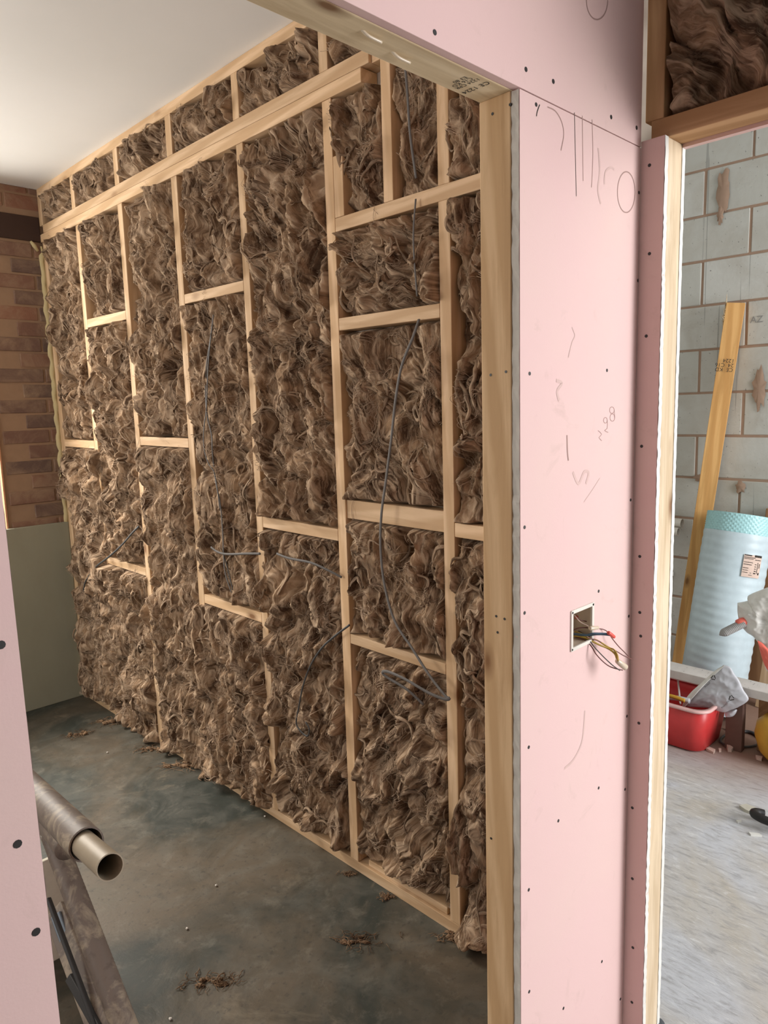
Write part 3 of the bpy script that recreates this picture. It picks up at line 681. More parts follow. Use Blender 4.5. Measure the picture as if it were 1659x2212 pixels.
batt(.379, .675, 2.076, 2.66, 'smooth dark wool packed above the second doorway', 91, .9, -.004, (0, 0, 0, 0), .9, smoothf=1, fib=.15)

# ------------------------------------------------------------------ yellow foam between the end post and the brick
bm = bmesh.new(); pts = []; rr = []
for i in range(90):
    z = 2.39-i*1.42/89; pts.append(Vector((1.452-.004+.003*math.sin(i*.9), 3.921, z))); rr.append(.009+.005*abs(math.sin(i*.53))+random.uniform(0, .004) if i > 2 else .006)
tube_bm(bm, pts, rr, 8); tag(from_bm('expanding_foam', bm, M['foam'], None, True), 'lumpy yellow foam bead between the brick wall and end post', 'foam')
bm = bmesh.new(); tube_bm(bm, [(1.40, 3.925, 2.41), (1.415, 3.922, 2.39), (1.43, 3.92, 2.365)], [.006, .011, .007], 7)
tag(from_bm('expanding_foam', bm, M['foam'], None, True), 'small pale foam blob under the end of the long rails', 'foam')

# ------------------------------------------------------------------ cables
def cable(name, pts, r, label, mat='cable', flat=.55, off=-.02, offs=None):
    p = [P(x, y, 0, XW+(offs[i] if offs else off)) for i, (x, y) in enumerate(pts)]
    return tag(tube(name, p, r, M[mat], None, 8, flat, (1, 0, 0)), label, 'cable', None)
cable('grey_cable', [(873, 118), (880, 200), (886, 290), (899, 385)], .0042, 'straight grey cable hanging over dark wool at the top beside the jamb', offs=[.0, -.01, -.015, .0])
cable('grey_cable', [(898, 430), (893, 520), (901, 640)], .003, 'grey cable half sunk in the wool below the door height rail', offs=[-.012, -.022, -.015])
cable('grey_cable', [(905, 690), (893, 726), (868, 790), (855, 860), (845, 950), (832, 1050), (824, 1110), (822, 1180), (830, 1260), (852, 1340), (890, 1400), (925, 1455), (962, 1503), (971, 1508), (960, 1510), (925, 1496), (875, 1467), (838, 1451), (826, 1453), (838, 1464), (880, 1490), (915, 1522)], .0048, 'long hanging grey cable ending in a flat loop near the floor', offs=[-.01, -.03, -.035, -.035, -.035, -.035, -.04, -.04, -.035, -.035, -.04, -.045, -.05, -.05, -.055, -.06, -.06, -.05, -.045, -.04, -.035, -.02], flat=.5)
cable('grey_cable', [(755, 1350), (722, 1375), (695, 1400), (672, 1435), (655, 1480), (645, 1530), (640, 1562), (650, 1580), (664, 1590), (668, 1574), (660, 1560)], .0036, 'curved dark cable from the sixth post down to a small hook', 'cable_dark', off=-.03)
cable('grey_cable', [(598, 1196), (625, 1206), (670, 1215), (705, 1230), (738, 1247)], .0042, 'short grey cable entering the widest bay below its nogging', offs=[-.02, -.028, -.03, -.025, -.01])
cable('grey_cable', [(456, 1182), (470, 1192), (490, 1197), (530, 1196), (562, 1196)], .0045, 'light grey cable running sideways into the fifth post', off=-.028)
cable('grey_cable', [(461, 680), (455, 730), (446, 790), (444, 850), (448, 900), (457, 940), (459, 980), (466, 1040), (476, 1090), (481, 1150), (483, 1200), (487, 1240), (500, 1280)], .0034, 'longer thin cable hanging in the fourth bay', off=-.026)
cable('grey_cable', [(456, 720), (449, 800), (446, 880), (440, 930), (441, 970), (450, 1000), (463, 1022), (470, 1060), (475, 1100)], .0026, 'thinner dark cable swinging left of the longer one in the fourth bay', 'cable_dark', off=-.034)
cable('grey_cable', [(484, 1200), (492, 1230), (503, 1275)], .003, 'short dark cable tail beside the lower cable end in the fourth bay', 'cable_dark', off=-.022)
cable('grey_cable', [(300, 1137), (285, 1152), (268, 1172), (250, 1190), (231, 1206), (210, 1222), (195, 1239), (184, 1258), (180, 1277)], .0052, 'thick dark cable poking out of the second bay towards the brick wall', 'cable_dark', off=-.05)

# ------------------------------------------------------------------ socket back box with wires
bb = empty('electrical_back_box', (bx0, YP, bz0), 'open cream electrical back box with loose wires hanging out of the pink wall', 'electrical box')
bm = bmesh.new(); t = .0085
for x0, x1, z0, z1 in ((bx0-.001, bx0+t-.002, bz0, bz1), (bx1-t+.001, bx1+.001, bz0, bz1), (bx0, bx1, bz0-.001, bz0+t-.002), (bx0, bx1, bz1-t+.002, bz1+.001)): addbox(bm, x0, x1, YP-.003, YP+.002, z0, z1, .0012)
from_bm('flange', bm, M['white_plastic'], bb)
bm = bmesh.new(); e = .004
addbox(bm, bx0, bx0+e, YP+.002, YP+.047, bz0, bz1); addbox(bm, bx1-e, bx1, YP+.002, YP+.047, bz0, bz1); addbox(bm, bx0, bx1, YP+.002, YP+.047, bz0, bz0+e); addbox(bm, bx0, bx1, YP+.002, YP+.047, bz1-e, bz1); addbox(bm, bx0, bx1, YP+.043, YP+.047, bz0, bz1)
from_bm('box_body', bm, M['box_in'], bb)
def Q(cx, cy, y): return P(1180+cx/6.91, 1240+cy/6.91, 1, y)
def wire(name, pts, r, mat, y0=YP+.03, y1=YP-.045):
    n = len(pts)-1; return tube(name, [Q(x, y, y0+(y1-y0)*(i/n)**.8) for i, (x, y) in enumerate(pts)], r, M[mat], bb)
wire('wire', [(395, 590), (440, 640), (500, 710), (560, 745), (610, 770), (660, 805)], .0011, 'chip', YP+.03, YP-.006)
wire('wire', [(400, 600), (450, 640), (500, 680), (560, 700), (640, 715)], .0011, 'w_brown', YP+.03, YP+.01)
wire('wire', [(400, 840), (470, 810), (560, 800), (650, 805), (780, 815), (860, 830), (920, 870), (990, 970), (1080, 1080), (1160, 1160), (1230, 1230)], .0011, 'w_brown', YP+.03, YP-.03)
wire('wire', [(400, 890), (500, 895), (600, 905), (700, 885), (820, 885), (930, 890)], .0016, 'w_blue', YP+.03, YP-.03)
wire('wire', [(400, 900), (520, 915), (640, 915), (740, 905), (850, 905), (950, 915)], .0016, 'w_blue', YP+.03, YP-.032)
wire('earth_wire', [(410, 925), (500, 930), (600, 960), (700, 1010), (800, 1060), (900, 1100), (970, 1140), (1030, 1200), (1055, 1280)], .0021, 'w_yel')
wire('earth_wire', [(430, 860), (520, 890), (640, 950), (760, 990), (860, 1050), (950, 1105), (1010, 1130), (1060, 1210), (1070, 1290)], .0017, 'w_yel', YP+.03, YP-.05)
wire('wire', [(430, 940), (520, 960), (600, 1000), (680, 1090), (740, 1190), (830, 1290), (930, 1370), (1030, 1410), (1140, 1435)], .0012, 'w_brown', YP+.03, YP-.05)
wire('wire', [(480, 850), (560, 900), (640, 980), (710, 1080), (800, 1180), (900, 1280), (1000, 1370), (1100, 1440)], .0011, 'cable', YP+.03, YP-.05)
wire('wire', [(600, 940), (800, 1010), (930, 1090), (1060, 1160), (1150, 1215), (1270, 1270)], .0011, 'w_brown', YP+.0, YP-.04)
def lump(name, a, b, r0, r1, mat, parent, n=10):
    a = Vector(a); b = Vector(b); bm = bmesh.new(); tube_bm(bm, [a.lerp(b, s) for s in (0, .08, .5, .92, 1)], [r0*.7, r0, (r0+r1)/2*1.08, r1, r1*.6], n); return from_bm(name, bm, M[mat], parent, True)
lump('connector', Q(645, 810, YP-.008), Q(780, 800, YP-.012), .0042, .0036, 'w_clear', bb)
lump('connector', Q(920, 870, YP-.03), Q(1020, 945, YP-.034), .004, .0035, 'red_pl', bb)
lump('connector', Q(1050, 1290, YP-.046), Q(1190, 1400, YP-.052), .0052, .0065, 'w_clear', bb)
lump('red_clip', Q(490, 580, YP+.036), Q(520, 780, YP+.036), .0055, .005, 'red_pl', bb)
lump('red_clip', Q(440, 640, YP+.034), Q(540, 690, YP+.034), .004, .004, 'red_pl', bb)

# ------------------------------------------------------------------ dusty folding stand at the left
sd = empty('folding_stand', D(200, 2212, 1.5), 'dusty grey brown tubular stand with an open pipe end, behind the left pink board', 'stand')
hollow('sleeve', D(52, 1690, 1.85), D(187, 1824, 1.43), .034, .0035, M['dusty'], sd)
hollow('open_tube', D(150, 1795, 1.52), D(238, 1873, 1.30), .0245, .0022, M['dusty_pale'], sd)
a, b = D(112, 1800, 1.62), D(268, 2212, 1.42); b2 = a+(b-a)*((a.z)/(a.z-b.z))
bm = bmesh.new(); n = 220
tube_bm(bm, [a.lerp(b2, i/n) for i in range(n+1)], [.0235+.0005*(i % 2) for i in range(n+1)], 20); from_bm('leg', bm, M['dusty'], sd, True)
tube('collar', [D(92, 1760, 1.70), D(125, 1795, 1.60), D(150, 1830, 1.55)], .030, M['dusty'], sd, 18)
a, b = D(118, 1965, 1.68), D(222, 2240, 1.50); beam('brace', a, b, .012, .055, M['dusty'], tuple(-FW), sd)
a, b = D(120, 1975, 1.66), D(165, 2100, 1.60); beam('brace_plate', a, b, .006, .026, M['bluegrey'], tuple(-FW), sd)
a, b = D(104, 1940, 1.64), D(212, 2230, 1.50); beam('rubber_edge', a, b, .012, .008, M['black'], tuple(-FW), sd)
a, b = D(150, 2110, 1.58), D(235, 2260, 1.48); beam('brace', a, b, .012, .02, M['black'], tuple(-FW), sd)
a = D(150, 2212, 1.9)
tag(box('board_offcut', M['cream'], -.32, P(152, 2000, 1, 2.0).x, 2.0, 2.013, 0, P(100, 1858, 1, 2.0).z, .002), 'pale cream board offcut standing behind the tubular stand', 'board')

# ------------------------------------------------------------------ wool scraps on the concrete
def scrap(cx, cy, sx, sy, seed, label, mat='wool'):
    c = P(cx, cy, 2, 0); rs = np.random.RandomState(seed); bm = bmesh.new(); rot = Matrix.Rotation(-.8, 3, 'Z')
    for j in range(8):                                # matted lumps
        o_ = rot @ Vector((rs.normal(0, sx*.7), rs.normal(0, sy*.7), 0)); g_ = bmesh.ops.create_icosphere(bm, subdivisions=3, radius=1)
        ax_ = sx*rs.uniform(.2, .6); ay_ = sy*rs.uniform(.3, .7); az_ = min(sx, sy)*rs.uniform(.2, .5)
        for v in g_['verts']:
            k = 1.1-1.5*abs(mnoise.noise(v.co*2.0+Vector((seed, j, 0))))+.35*mnoise.noise(v.co*5)
            q = rot @ Vector((v.co.x*ax_*k, v.co.y*ay_*k, 0)); v.co = c+o_+q+Vector((0, 0, max(.0005, az_*.7+v.co.z*az_*k)))
    for j in range(54):                               # loose threads
        p = c+rot @ Vector((rs.normal(0, sx), rs.normal(0, sy), 0)); pts = []; th = rs.uniform(0, 6.3)
        for k in range(7): p = p+Vector((math.cos(th), math.sin(th), 0))*sx*.16; pts.append(p+Vector((0, 0, .002+.006*math.sin(k*.5)*rs.uniform(.2, 1)))); th += rs.normal(0, .5)
        q_ = rs.uniform(.0005, .0013); tube_bm(bm, pts, [q_*.4, q_, q_, q_, q_, q_*.8, q_*.3], 4)
    return tag(from_bm('wool_scrap', bm, M[mat], None, True), label, 'debris', 'scraps on the concrete floor')
scrap(458, 2122, .035, .012, 1, 'largest wool scrap on the near floor, below the stand')
scrap(768, 2036, .034, .012, 2, 'curled wool scrap on the floor left of the jamb')
scrap(168, 1588, .03, .02, 3, 'wool scrap on the floor near the green grey board')
scrap(325, 1620, .04, .015, 4, 'loose wool by the far end of the floor timber')
scrap(240, 1560, .05, .02, 5, 'wool fluff at the foot of the second bay')
scrap(385, 1655, .05, .015, 6, 'tuft of wool lying over the floor timber')
scrap(835, 1938, .012, .008, 7, 'tiny wool crumb by the floor timber joint')
scrap(752, 1889, .012, .005, 8, 'splinter of wood and wool by the floor timber')
scrap(985, 2022, .03, .012, 9, 'wool hanging on the floor beside the jamb')
for q, lb_ in (((404, 2005), 'small pale crumb in the middle of the floor'), ((467, 1912), 'small white crumb on the far floor'), ((572, 1763), 'small white pebble near the floor timber'), ((232, 1625), 'small grey pebble near the brick wall'), ((368, 2200), 'pale crumb at the bottom edge of the floor')):
    c = P(*q, 2, .004); bm = bmesh.new(); bmesh.ops.create_icosphere(bm, subdivisions=2, radius=.004)
    for v in bm.verts: v.co = v.co*random.uniform(.7, 1.2); v.co.z *= .6; v.co += c
    tag(from_bm('floor_crumb', bm, M['gypsum']), lb_, 'debris')

# ------------------------------------------------------------------ block room: plank, roll, timbers
pk = empty('leaning_plank', P(1475, 1470, 0, 3.70), 'long orange timber with a splintered top leaning on the block wall', 'timber')
pa, pb = P(1472, 1420, 0, 3.74), P(1590, 655, 0, 3.825); d_ = (pb-pa).normalized(); pa2 = pa-d_*(pa.z/d_.z-.001/d_.z)
fd = Vector((-1, .55, 0)).normalized()
q = beam('timber', pa2, pb, .045, .084, M['wood_orange'], tuple(Vector((-.95, -.30, 0))), pk)
mt = q.matrix_world.copy(); ny = mt.col[1].xyz
bm = bmesh.new()
for i in range(26):
    L = (pb-pa2).length; u = L-random.uniform(0, .12); s0 = mt @ Vector((u, random.uniform(-.02, .022), .043)); s1 = mt @ Vector((u+random.uniform(.01, .05), random.uniform(-.02, .02), .043+random.uniform(.0, .012)))
    if (mt @ Vector((0, 0, 1))).y < (mt @ Vector((0, 0, 0))).y: s0 = mt @ Vector((u, random.uniform(-.02, .022), -.043)); s1 = mt @ Vector((u+random.uniform(.01, .05), random.uniform(-.02, .02), -.043-random.uniform(0, .012)))
    tube_bm(bm, [s0, s1], [.003, .0008], 4)
from_bm('splinters', bm, M['wood_pale'], pk)
c0 = pa2.lerp(pb, .84)-ny*0
fside = 1 if (mt.to_3x3() @ Vector((0, 1, 0))).x < 0 else -1
fn = (mt.to_3x3() @ Vector((0, fside, 0))).normalized(); lx = (mt.to_3x3() @ Vector((1, 0, 0))).normalized()
textmesh('grade_stamp', 'CE  KD\n24  C16\n1224', .026, c0+fn*.0233+Vector((0, -.036, .0)), tuple(-(lx.cross(-fn) if (lx.cross(-fn)).y < 0 else -lx.cross(-fn))), tuple(-lx), M['ink'], pk)

rl = empty('membrane_roll', P(1543, 1470, 0, 3.45), 'tall pale blue wrapped roll of dimpled membrane leaning on the block wall', 'roll')
ta, tb = P(1545, 1440, 0, 3.50), P(1600, 1112, 0, 3.66); ax = (tb-ta).normalized(); ta = ta-ax*((ta.z-.03)/ax.z); R = .150
mm = frame_from(ta, tb); L = (tb-ta).length
def rollmesh(name, u0, u1, r, mat, rib, dimple, par, hollowtop=False):
    bm = bmesh.new(); nn = 264 if dimple else 72; seg = max(8, int((u1-u0)/(.0035 if dimple else .009))); rings = []
    for i in range(seg+1):
        u = u0+(u1-u0)*i/seg; ring = []
        for k in range(nn):
            th = 2*math.pi*k/nn; q = r+rib*math.sin(u*150+math.sin(th*2)*.8)*(.6+.4*math.sin(th*3+u*4))+.002*math.sin(th*2+u*5)
            if dimple: q += .0032*max(0, math.sin(th*44)*math.sin(u*290))**.7 if math.sin(th*44)*math.sin(u*290) > 0 else 0
            ring.append(bm.verts.new(mm @ Vector((u, math.cos(th)*q, math.sin(th)*q))))
        rings.append(ring)
    for i in range(seg):
        for k in range(nn): bm.faces.new((rings[i][k], rings[i][(k+1) % nn], rings[i+1][(k+1) % nn], rings[i+1][k]))
    if hollowtop:                                   # spiral layers seen in the open end
        prev = rings[-1]
        for j, (q, du) in enumerate(((r-.008, -.001), (r-.016, -.012), (r-.024, -.001), (r-.034, -.012), (r-.045, -.002), (.05, -.01), (.045, -.15))):
            ring = [bm.verts.new(mm @ Vector((u1+du, math.cos(2*math.pi*k/nn)*q, math.sin(2*math.pi*k/nn)*q))) for k in range(nn)]
            for k in range(nn): bm.faces.new((prev[k], prev[(k+1) % nn], ring[(k+1) % nn], ring[k]))
            prev = ring
    return from_bm(name, bm, M[mat], par, True)
rollmesh('membrane', L-.093, L, R-.003, 'roll_teal', 0, True, rl, True)
rollmesh('wrap', 0, L-.09, R, 'roll_wrap', .0016, False, rl)
# label on the wrap, curved round it
bm = bmesh.new(); lab = []
def th_at(px_, py_):
    best = None
    for k in range(720):
        th = k/720*2*math.pi; u = None
        p = mm @ Vector((.8*L, math.cos(th)*(R+.003), math.sin(th)*(R+.003)))
        if (p-Vector(CAM)).dot(mm.to_3x3() @ Vector((0, math.cos(th), math.sin(th)))) > 0: continue
        dd = p-Vector(CAM); t = dd.dot(Vector(FW)); sx = 829.5+F_PX*dd.dot(Vector(RT))/t; sy = 1106-F_PX*dd.dot(Vector(UP))/t
        e = abs(sx-px_)
        if best is None or e < best[0]: best = (e, th)
    return best[1]
t0, t1 = th_at(1608, 1190), th_at(1645, 1190)
if t1-t0 > math.pi: t1 -= 2*math.pi
if t0-t1 > math.pi: t1 += 2*math.pi
ulab1 = L-.185; ulab0 = ulab1-.105
def onroll(s, u, e=.0045): th = t0+(t1-t0)*s; return mm @ Vector((u, math.cos(th)*(R+e), math.sin(th)*(R+e)))
g = [[bm.verts.new(onroll(i/8, ulab0+(ulab1-ulab0)*j/4)) for j in range(5)] for i in range(9)]
for i in range(8):
    for j in range(4): bm.faces.new((g[i][j], g[i+1][j], g[i+1][j+1], g[i][j+1]))
from_bm('label', bm, M['paper'], rl)
bm = bmesh.new(); rd = random.Random(2)
for (s0, s1, v, hh) in ((.02, .4, .97, .05), (.55, .98, .97, .10), (.02, .6, .88, .03), (.02, .5, .82, .025), (.6, .95, .80, .03), (.03, .5, .66, .025), (.03, .45, .56, .03), (.03, .3, .40, .03), (.03, .3, .30, .025), (.03, .3, .2, .025), (.62, .72, .5, .03), (.62, .72, .4, .03), (.62, .74, .3, .04), (.6, .74, .2, .05), (.62, .72, .6, .03), (.78, .82, .45, .5), (.86, .95, .2, .1), (.88, .93, .55, .2), (.4, .5, .2, .02), (.35, .55, .1, .02)):
    s = s0
    while s < s1:
        e = min(s+rd.uniform(.02, .05), s1); va = ulab0+(ulab1-ulab0)*(v-hh/2); vb = ulab0+(ulab1-ulab0)*(v+hh/2)
        q4 = [bm.verts.new(onroll(a_, b_, .0052)) for a_, b_ in ((s, va), (e, va), (e, vb), (s, vb))]; bm.faces.new(q4); s = e+rd.uniform(.004, .012)
from_bm('label_print', bm, M['ink'], rl)
timber('leaning_plank', P(1622, 1560, 0, 3.80), P(1678, 1100, 0, 3.83), 'brown timber standing behind the right side of the pale blue roll', 'wood_brown', t=.045, w=.085)
timber('leaning_plank', P(1652, 1530, 0, 3.70), P(1684, 1340, 0, 3.74), 'short tan timber at the right edge behind the carrier bag', 'wood', t=.04, w=.08)

# low bench
zb_ = .30
xb0, xb1 = P(1435, 1443, 2, zb_).x, P(1435, 1425, 2, zb_).x
bn = empty('low_bench', (xb0, 1.2, 0), 'low bench of a paint splashed pale board behind the red tub', 'bench')
th_ = zb_-P(1435, 1461, 0, xb0).z
box('bench_top', M['bench'], xb0, xb1, -.2, 1.95, zb_-th_, zb_, .003, bn)
box('leg', plain('dusty_pinkish_timber', (.17, .10, .08), .9, .1), xb0+.003, xb0+.04, 1.04, 1.11, 0, zb_-th_-.0005, .002, bn)
box('leg', M['wood_brown'], xb1-.035, xb1-.002, .94, 1.0, 0, zb_-th_-.0005, .002, bn)
box('leg', M['wood_brown'], xb1-.035, xb1-.002, 1.84, 1.9, 0, zb_-th_-.0005, .002, bn)
box('leg', M['wood_brown'], xb0+.003, xb0+.035, 0, .08, 0, zb_-th_-.0005, .002, bn)
bm = bmesh.new(); rd = random.Random(9)
for i in range(60):
    p = Vector((rd.uniform(xb0+.005, xb1-.005), rd.uniform(.9, 1.6), zb_+.0005)); r = rd.uniform(.0006, .0018)
    vs = [bm.verts.new(p+Vector((math.cos(a)*r*2.5, math.sin(a)*r, 0))) for a in (0, 1.5, 3, 4.6)]; bm.faces.new(vs)
from_bm('paint_splash', bm, M['ink'], bn)

# red tub
tb_ = empty('red_tub', (3.1, 1.4, 0), 'red plastic tub on the floor full of bags and offcuts', 'tub')
def rrect(cx, cy, hx, hy, r, z, n=6):
    out = []
    for sx, sy, a0 in ((1, 1, 0), (-1, 1, 90), (-1, -1, 180), (1, -1, 270)):
        for i in range(n+1):
            a = math.radians(a0+90*i/n); out.append(Vector((cx+sx*(hx-r)+math.cos(a)*r, cy+sy*(hy-r)+math.sin(a)*r, z)))
    return out
tx0 = P(1505, 1630, 2, 0).x; ty0 = P(1524, 1628, 2, 0).y; hz = .205
hx0, hy0 = .13, .22; cxT, cyT = tx0+hx0, ty0+hy0+.01
def loft(name, prof, mat, par):
    bm = bmesh.new(); prev = None
    for hx, hy, r, z in prof:
        ring = [bm.verts.new(v) for v in rrect(cxT, cyT, hx, hy, r, z)]
        if prev:
            for k in range(len(ring)): bm.faces.new((prev[k], prev[(k+1) % len(ring)], ring[(k+1) % len(ring)], ring[k]))
        else: bm.faces.new(ring[::-1])
        prev = ring
    bm.faces.new(prev); return from_bm(name, bm, M[mat], par, True)
loft('body', [(hx0-.02, hy0-.02, .05, 0), (hx0, hy0, .06, .008), (hx0+.012, hy0+.012, .06, .10), (hx0+.026, hy0+.026, .06, hz), (hx0+.022, hy0+.022, .057, hz+.001), (hx0+.008, hy0+.008, .055, .10), (hx0-.006, hy0-.006, .05, .014)], 'tub_red', tb_)
bm = bmesh.new(); prev = None
for e_, z in ((.026, hz-.012), (.034, hz-.006), (.034, hz+.003), (.018, hz+.004), (.018, hz-.004)):
    ring = [bm.verts.new(v) for v in rrect(cxT, cyT, hx0+e_, hy0+e_, .062, z)]
    if prev:
        for k in range(len(ring)): bm.faces.new((prev[k], prev[(k+1) % len(ring)], ring[(k+1) % len(ring)], ring[k]))
    prev = ring
from_bm('rim', bm, M['tub_rim'], tb_, True)
for k, (a_, b_, r, mname, nm, lb_) in enumerate((((1432, 1500, 3.05, .19), (1466, 1510, 3.05, .18), .009, 'yellow', 'yellow_handle_tool', 'yellow handled tool lying across the red tub'), ((1464, 1467, 3.22, 0), (1468, 1505, 3.12, 0), .004, 'bag_white', 'white_rod', 'thin white rod standing in the red tub'), ((1438, 1506, 3.06, 0), (1475, 1512, 3.06, 0), .012, 'bag_grey', 'grey_pipe_offcut', 'grey offcut lying in the red tub'))):
    A2, B2 = P(a_[0], a_[1], 0, a_[2]), P(b_[0], b_[1], 0, b_[2]); B2 = B2+(B2-A2)*.4
    tag(tube(nm, [A2, A2.lerp(B2, .5)+Vector((0, 0, .004)), B2], r, M[mname]), lb_, 'offcut')

# pillow shaped film bags
def pillow(name, outline, centre, bulge, mat, parent, nrm, wr_=.004, seed=1, rings=12, flatback=.4):
    rs = random.Random(seed); bm = bmesh.new(); c = Vector(centre); nrm = Vector(nrm).normalized()
    ol = smoothpts(list(outline)+[outline[0]], 9)[:-1]; n = len(ol); layers = []
    for side in (1, -1):
        prev = layers[0] if side == -1 else None
        if side == 1:
            prev = [bm.verts.new(p) for p in ol]; layers.append(prev)
        for k in range(1, rings):
            s = 1-k/rings; row = []
            for i, p in enumerate(ol):
                h = bulge*(1-s**2.2)**.5*(1 if side == 1 else -flatback)
                x = c.lerp(p, s); f = (1-s**4)*(1.4-4.5*abs(mnoise.noise(x*8+Vector((seed, 0, 0))))-2.6*abs(mnoise.noise(x*19+Vector((0, seed, 0))))+1.0*mnoise.noise(x*14)-1.3*abs(mnoise.noise(x*42)))
                row.append(bm.verts.new(x+nrm*(h+f*wr_*(1 if side == 1 else .3))))
            for i in range(n): bm.faces.new((prev[i], prev[(i+1) % n], row[(i+1) % n], row[i]) if side == 1 else (prev[(i+1) % n], prev[i], row[i], row[(i+1) % n]))
            prev = row
        cv = bm.verts.new(c+nrm*bulge*(1 if side == 1 else -flatback))
        for i in range(n): bm.faces.new((prev[i], prev[(i+1) % n], cv) if side == 1 else (prev[(i+1) % n], prev[i], cv))
    return from_bm(name, bm, M[mat], parent, True)

def tri_mark(bm, cpx, cpy, sz, pl, rot=0):
    for k in range(3):
        a0 = rot+k*120; a1 = rot+(k+1)*120
        p0 = (cpx+sz*math.cos(math.radians(a0)), cpy+sz*math.sin(math.radians(a0))); p1 = (cpx+sz*math.cos(math.radians(a1)), cpy+sz*math.sin(math.radians(a1)))
        a_ = (p0[0]*.88+p1[0]*.12, p0[1]*.88+p1[1]*.12); b_ = (p0[0]*.2+p1[0]*.8, p0[1]*.2+p1[1]*.8)
        ribbon(bm, [P(*a_, 0, pl), P(*b_, 0, pl)], .0036, (-1, 0, 0))
XG = xb0-.045
gb = empty('grey_mailing_bag', P(1545, 1500, 0, XG), 'grey plastic mailing bag with recycling triangles sticking out of the red tub', 'bag')
ol = [(1563, 1436), (1577, 1441), (1586, 1455), (1597, 1470), (1606, 1490), (1617, 1511), (1596, 1527), (1576, 1535), (1561, 1539), (1535, 1531), (1505, 1528), (1480, 1526), (1485, 1510), (1502, 1489), (1530, 1463), (1550, 1447)]
pillow('bag_body', [P(x, y, 0, XG) for x, y in ol], P(1555, 1492, 0, XG), .016, 'bag_grey', gb, (-1, 0, 0), .0045, 3, 22)
pillow('bag_fold', [P(x, y, 0, XG-.022) for x, y in [(1566, 1437), (1552, 1450), (1520, 1482), (1490, 1515), (1478, 1528), (1474, 1522), (1490, 1498), (1516, 1474), (1548, 1446)]], P(1518, 1482, 0, XG-.022), .012, 'bag_white', gb, (-1, 0, 0), .002, 5)
bm = bmesh.new(); tri_mark(bm, 1580, 1508, 8, XG-.028, 20); tri_mark(bm, 1541, 1464, 7, XG-.036, 40)
from_bm('recycling_mark', bm, M['ink'], gb)
for (px_, py_, s_, pl_) in ((1560, 1531, 'Product MAX', XG-.027), (1524, 1486, 'Product', XG-.036)):
    u_ = (P(px_+20, py_-20, 0, pl_)-P(px_, py_, 0, pl_)).normalized(); textmesh('print', s_, .0105, P(px_, py_, 0, pl_), tuple(u_), tuple(Vector((-1, 0, 0)).cross(u_)), M['ink'], gb)
pillow('bag_tail', [P(x, y, 0, XG+.03) for x, y in [(1566, 1538), (1590, 1532), (1590, 1540), (1582, 1548), (1568, 1548)]], P(1578, 1540, 0, XG+.03), .015, 'bag_grey', gb, (-1, 0, 0), .002, 6)
XV = 3.30
cb = empty('carrier_bag', P(1665, 1440, 0, XV), 'crumpled white and red carrier bag at the right edge on the bench', 'bag')
ol = [(1593, 1302), (1616, 1297), (1616, 1287), (1640, 1276), (1670, 1268), (1710, 1285), (1730, 1340), (1725, 1410), (1700, 1455), (1660, 1452), (1648, 1405), (1632, 1378), (1612, 1364), (1598, 1345), (1593, 1322)]
pillow('bag_body', [P(x, y, 0, XV) for x, y in ol], P(1668, 1350, 0, XV), .055, 'bag_white', cb, (-1, .0, 0), .009, 9, 24, .7)
pillow('red_print', [P(x, y, 0, XV-.075) for x, y in [(1636, 1383), (1650, 1392), (1672, 1420), (1680, 1455), (1662, 1452), (1648, 1428)]], P(1656, 1420, 0, XV-.078), .012, 'bag_red', cb, (-1, 0, 0), .003, 4)
gl = empty('work_glove', P(1580, 1358, 0, XV-.06), 'grey ribbed knitted glove poking out of the carrier bag', 'glove')
a, b = P(1606, 1346, 0, XV-.03), P(1554, 1372, 0, XV-.10); bm = bmesh.new(); n = 66
tube_bm(bm, [a.lerp(b, i/n) for i in range(n+1)], [(.026+.0014*(i % 4 < 2))*(1 if i < 50 else max(.12, math.cos((i-50)/16*1.45))) for i in range(n+1)], 16, True, .62); from_bm('glove_body', bm, M['glove'], gl, True)
lump('cuff', P(1612, 1341, 0, XV-.02), P(1592, 1350, 0, XV-.045), .020, .021, 'bag_red', gl)

# pipes through the block wall
for (x_, y_, r, lb_) in ((1458, 1131, .026, 'upper white pipe stub coming out of the block wall beside the doorway post'), (1450, 1149, .022, 'lower cream pipe stub in front of the block wall')):
    e_ = P(x_+16, y_, 0, XB-.07 if r > .024 else XB-.12); tag(hollow('pipe_stub', e_+Vector((0, .35, 0)), e_, r, .003, M['white_plastic']), lb_, 'pipe')
e_ = P(1452, 1240, 0, XB-.03); tag(box('cable_trunking', M['bag_white'], XB-.045, XB-.009, e_.y, e_.y+.3, e_.z-.014, e_.z+.010, .002), 'end of white square trunking on the block wall', 'trunking')

# right edge things and debris
c = P(1701, 1598, 2, .10); bm = bmesh.new()
prof = [(.0, 0), (.07, 0), (.105, .05), (.125, .13), (.118, .19), (.09, .225), (.0, .235)]
rings = []
for r, z in prof[1:-1]: rings.append([bm.verts.new((c.x+.0+math.cos(2*math.pi*k/28)*r, c.y+math.sin(2*math.pi*k/28)*r, z*.84)) for k in range(28)])
for i in range(len(rings)-1):
    for k in range(28): bm.faces.new((rings[i][k], rings[i][(k+1) % 28], rings[i+1][(k+1) % 28], rings[i+1][k]))
bm.faces.new(rings[0][::-1]); bm.faces.new(rings[-1])
yo = from_bm('yellow_bucket', bm, M['yellow'], None, True); tag(yo, 'rounded dusty yellow plastic bucket at the right edge', 'bucket')
c = P(1664, 1778, 2, .02); pts = [c+Vector((math.cos(a_)*.035+.0, math.sin(a_)*.055, .004+.02*math.sin(a_*.5))) for a_ in np.linspace(.6, 5.9, 14)]
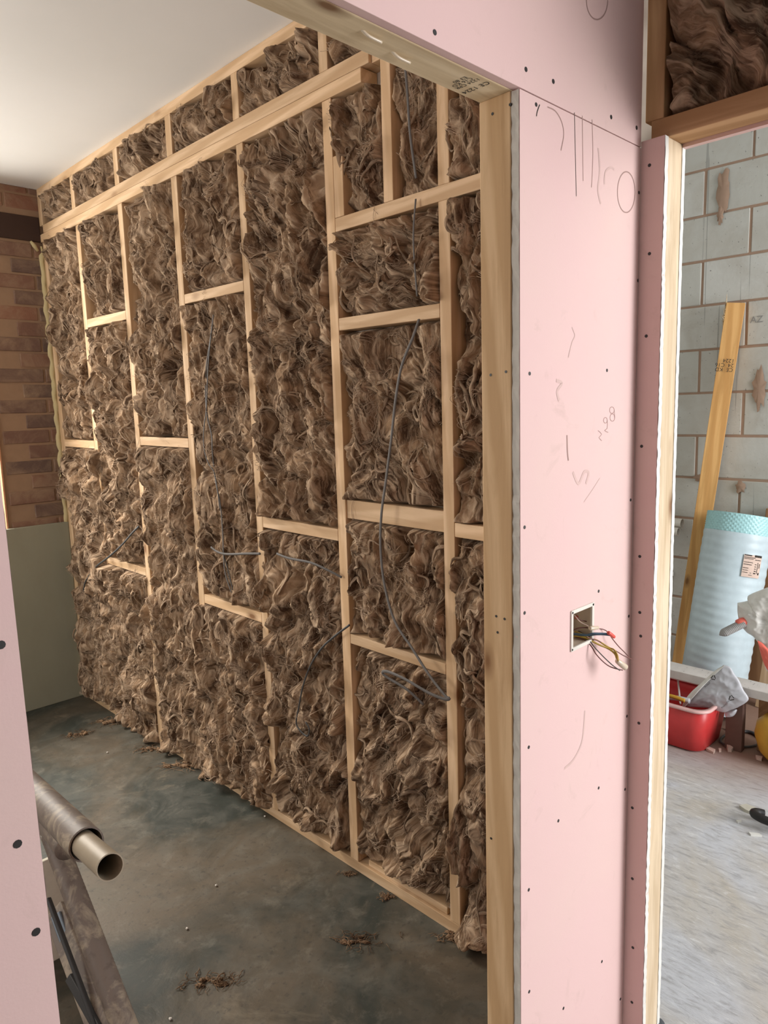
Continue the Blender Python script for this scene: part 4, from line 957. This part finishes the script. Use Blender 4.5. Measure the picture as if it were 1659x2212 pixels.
tag(tube('black_strap', pts, .015, M['black'], None, 12, 1.0), 'thick black rubber loop on the pale floor at the right edge', 'strap')
c = P(1418, 2214, 2, .03); bm = bmesh.new(); tube_bm(bm, [Vector((c.x, c.y, z)) for z in (0, .003, .030, .036, .037)], [.016, .020, .021, .019, .012], 24)
tag(from_bm('metal_cap', bm, M['bluegrey'], None, True), 'dark shiny round cap at the foot of the second doorway post', 'cap')
tag(tube('floor_cable', [P(x, y, 2, .008) for x, y in [(1571, 1573), (1590, 1582), (1610, 1580), (1625, 1583), (1640, 1592), (1662, 1602)]], .008, M['cable_dark'], None, 8), 'thick dark cable on the floor running to the yellow bucket', 'cable')
tag(tube('floor_cable', [P(x, y, 2, .006) for x, y in [(1600, 1578), (1575, 1584), (1559, 1594), (1558, 1604), (1575, 1611), (1600, 1613), (1625, 1612), (1642, 1606)]], .005, M['cable'], None, 8), 'thin looped cable on the floor beside the red tub', 'cable')
def chip(pts, h, label, mat='chip', name='plaster_chip'):
    bm = bmesh.new(); lo = [bm.verts.new(P(x, y, 2, 0)) for x, y in pts]; hi = [bm.verts.new(P(x, y, 2, 0)*1+Vector((0, 0, h*random.uniform(.7, 1.2)))) for x, y in pts]; n = len(pts)
    for i in range(n): bm.faces.new((lo[i], lo[(i+1) % n], hi[(i+1) % n], hi[i]))
    bm.faces.new(hi); bm.faces.new(lo[::-1]); bmesh.ops.recalc_face_normals(bm, faces=bm.faces); return tag(from_bm(name, bm, M[mat]), label, 'debris')
chip([(1565, 1604), (1586, 1605), (1586, 1618), (1580, 1625), (1572, 1624)], .02, 'pink plaster chunk lying on the thin looped cable')
chip([(1525, 1621), (1532, 1618), (1545, 1624), (1541, 1629)], .012, 'flat pink plaster flake in front of the red tub')
chip([(1552, 1621), (1558, 1621), (1558, 1625), (1553, 1625)], .01, 'small plaster crumb between the tub and the chunk')
chip([(1632, 1636), (1647, 1639), (1645, 1645), (1634, 1641)], .012, 'plaster flake on the floor under the yellow bucket')
chip([(1597, 1745), (1612, 1741), (1636, 1752), (1647, 1759), (1628, 1761), (1610, 1755)], .012, 'cream curled offcut on the pale floor', 'cream', 'floor_offcut')
chip([(1590, 1775), (1601, 1773), (1602, 1777), (1594, 1779)], .006, 'white flake on the pale floor near the black loop', 'gypsum_white')
chip([(1617, 1800), (1640, 1803), (1646, 1808), (1622, 1806)], .006, 'white flakes on the floor below the black loop', 'gypsum_white')
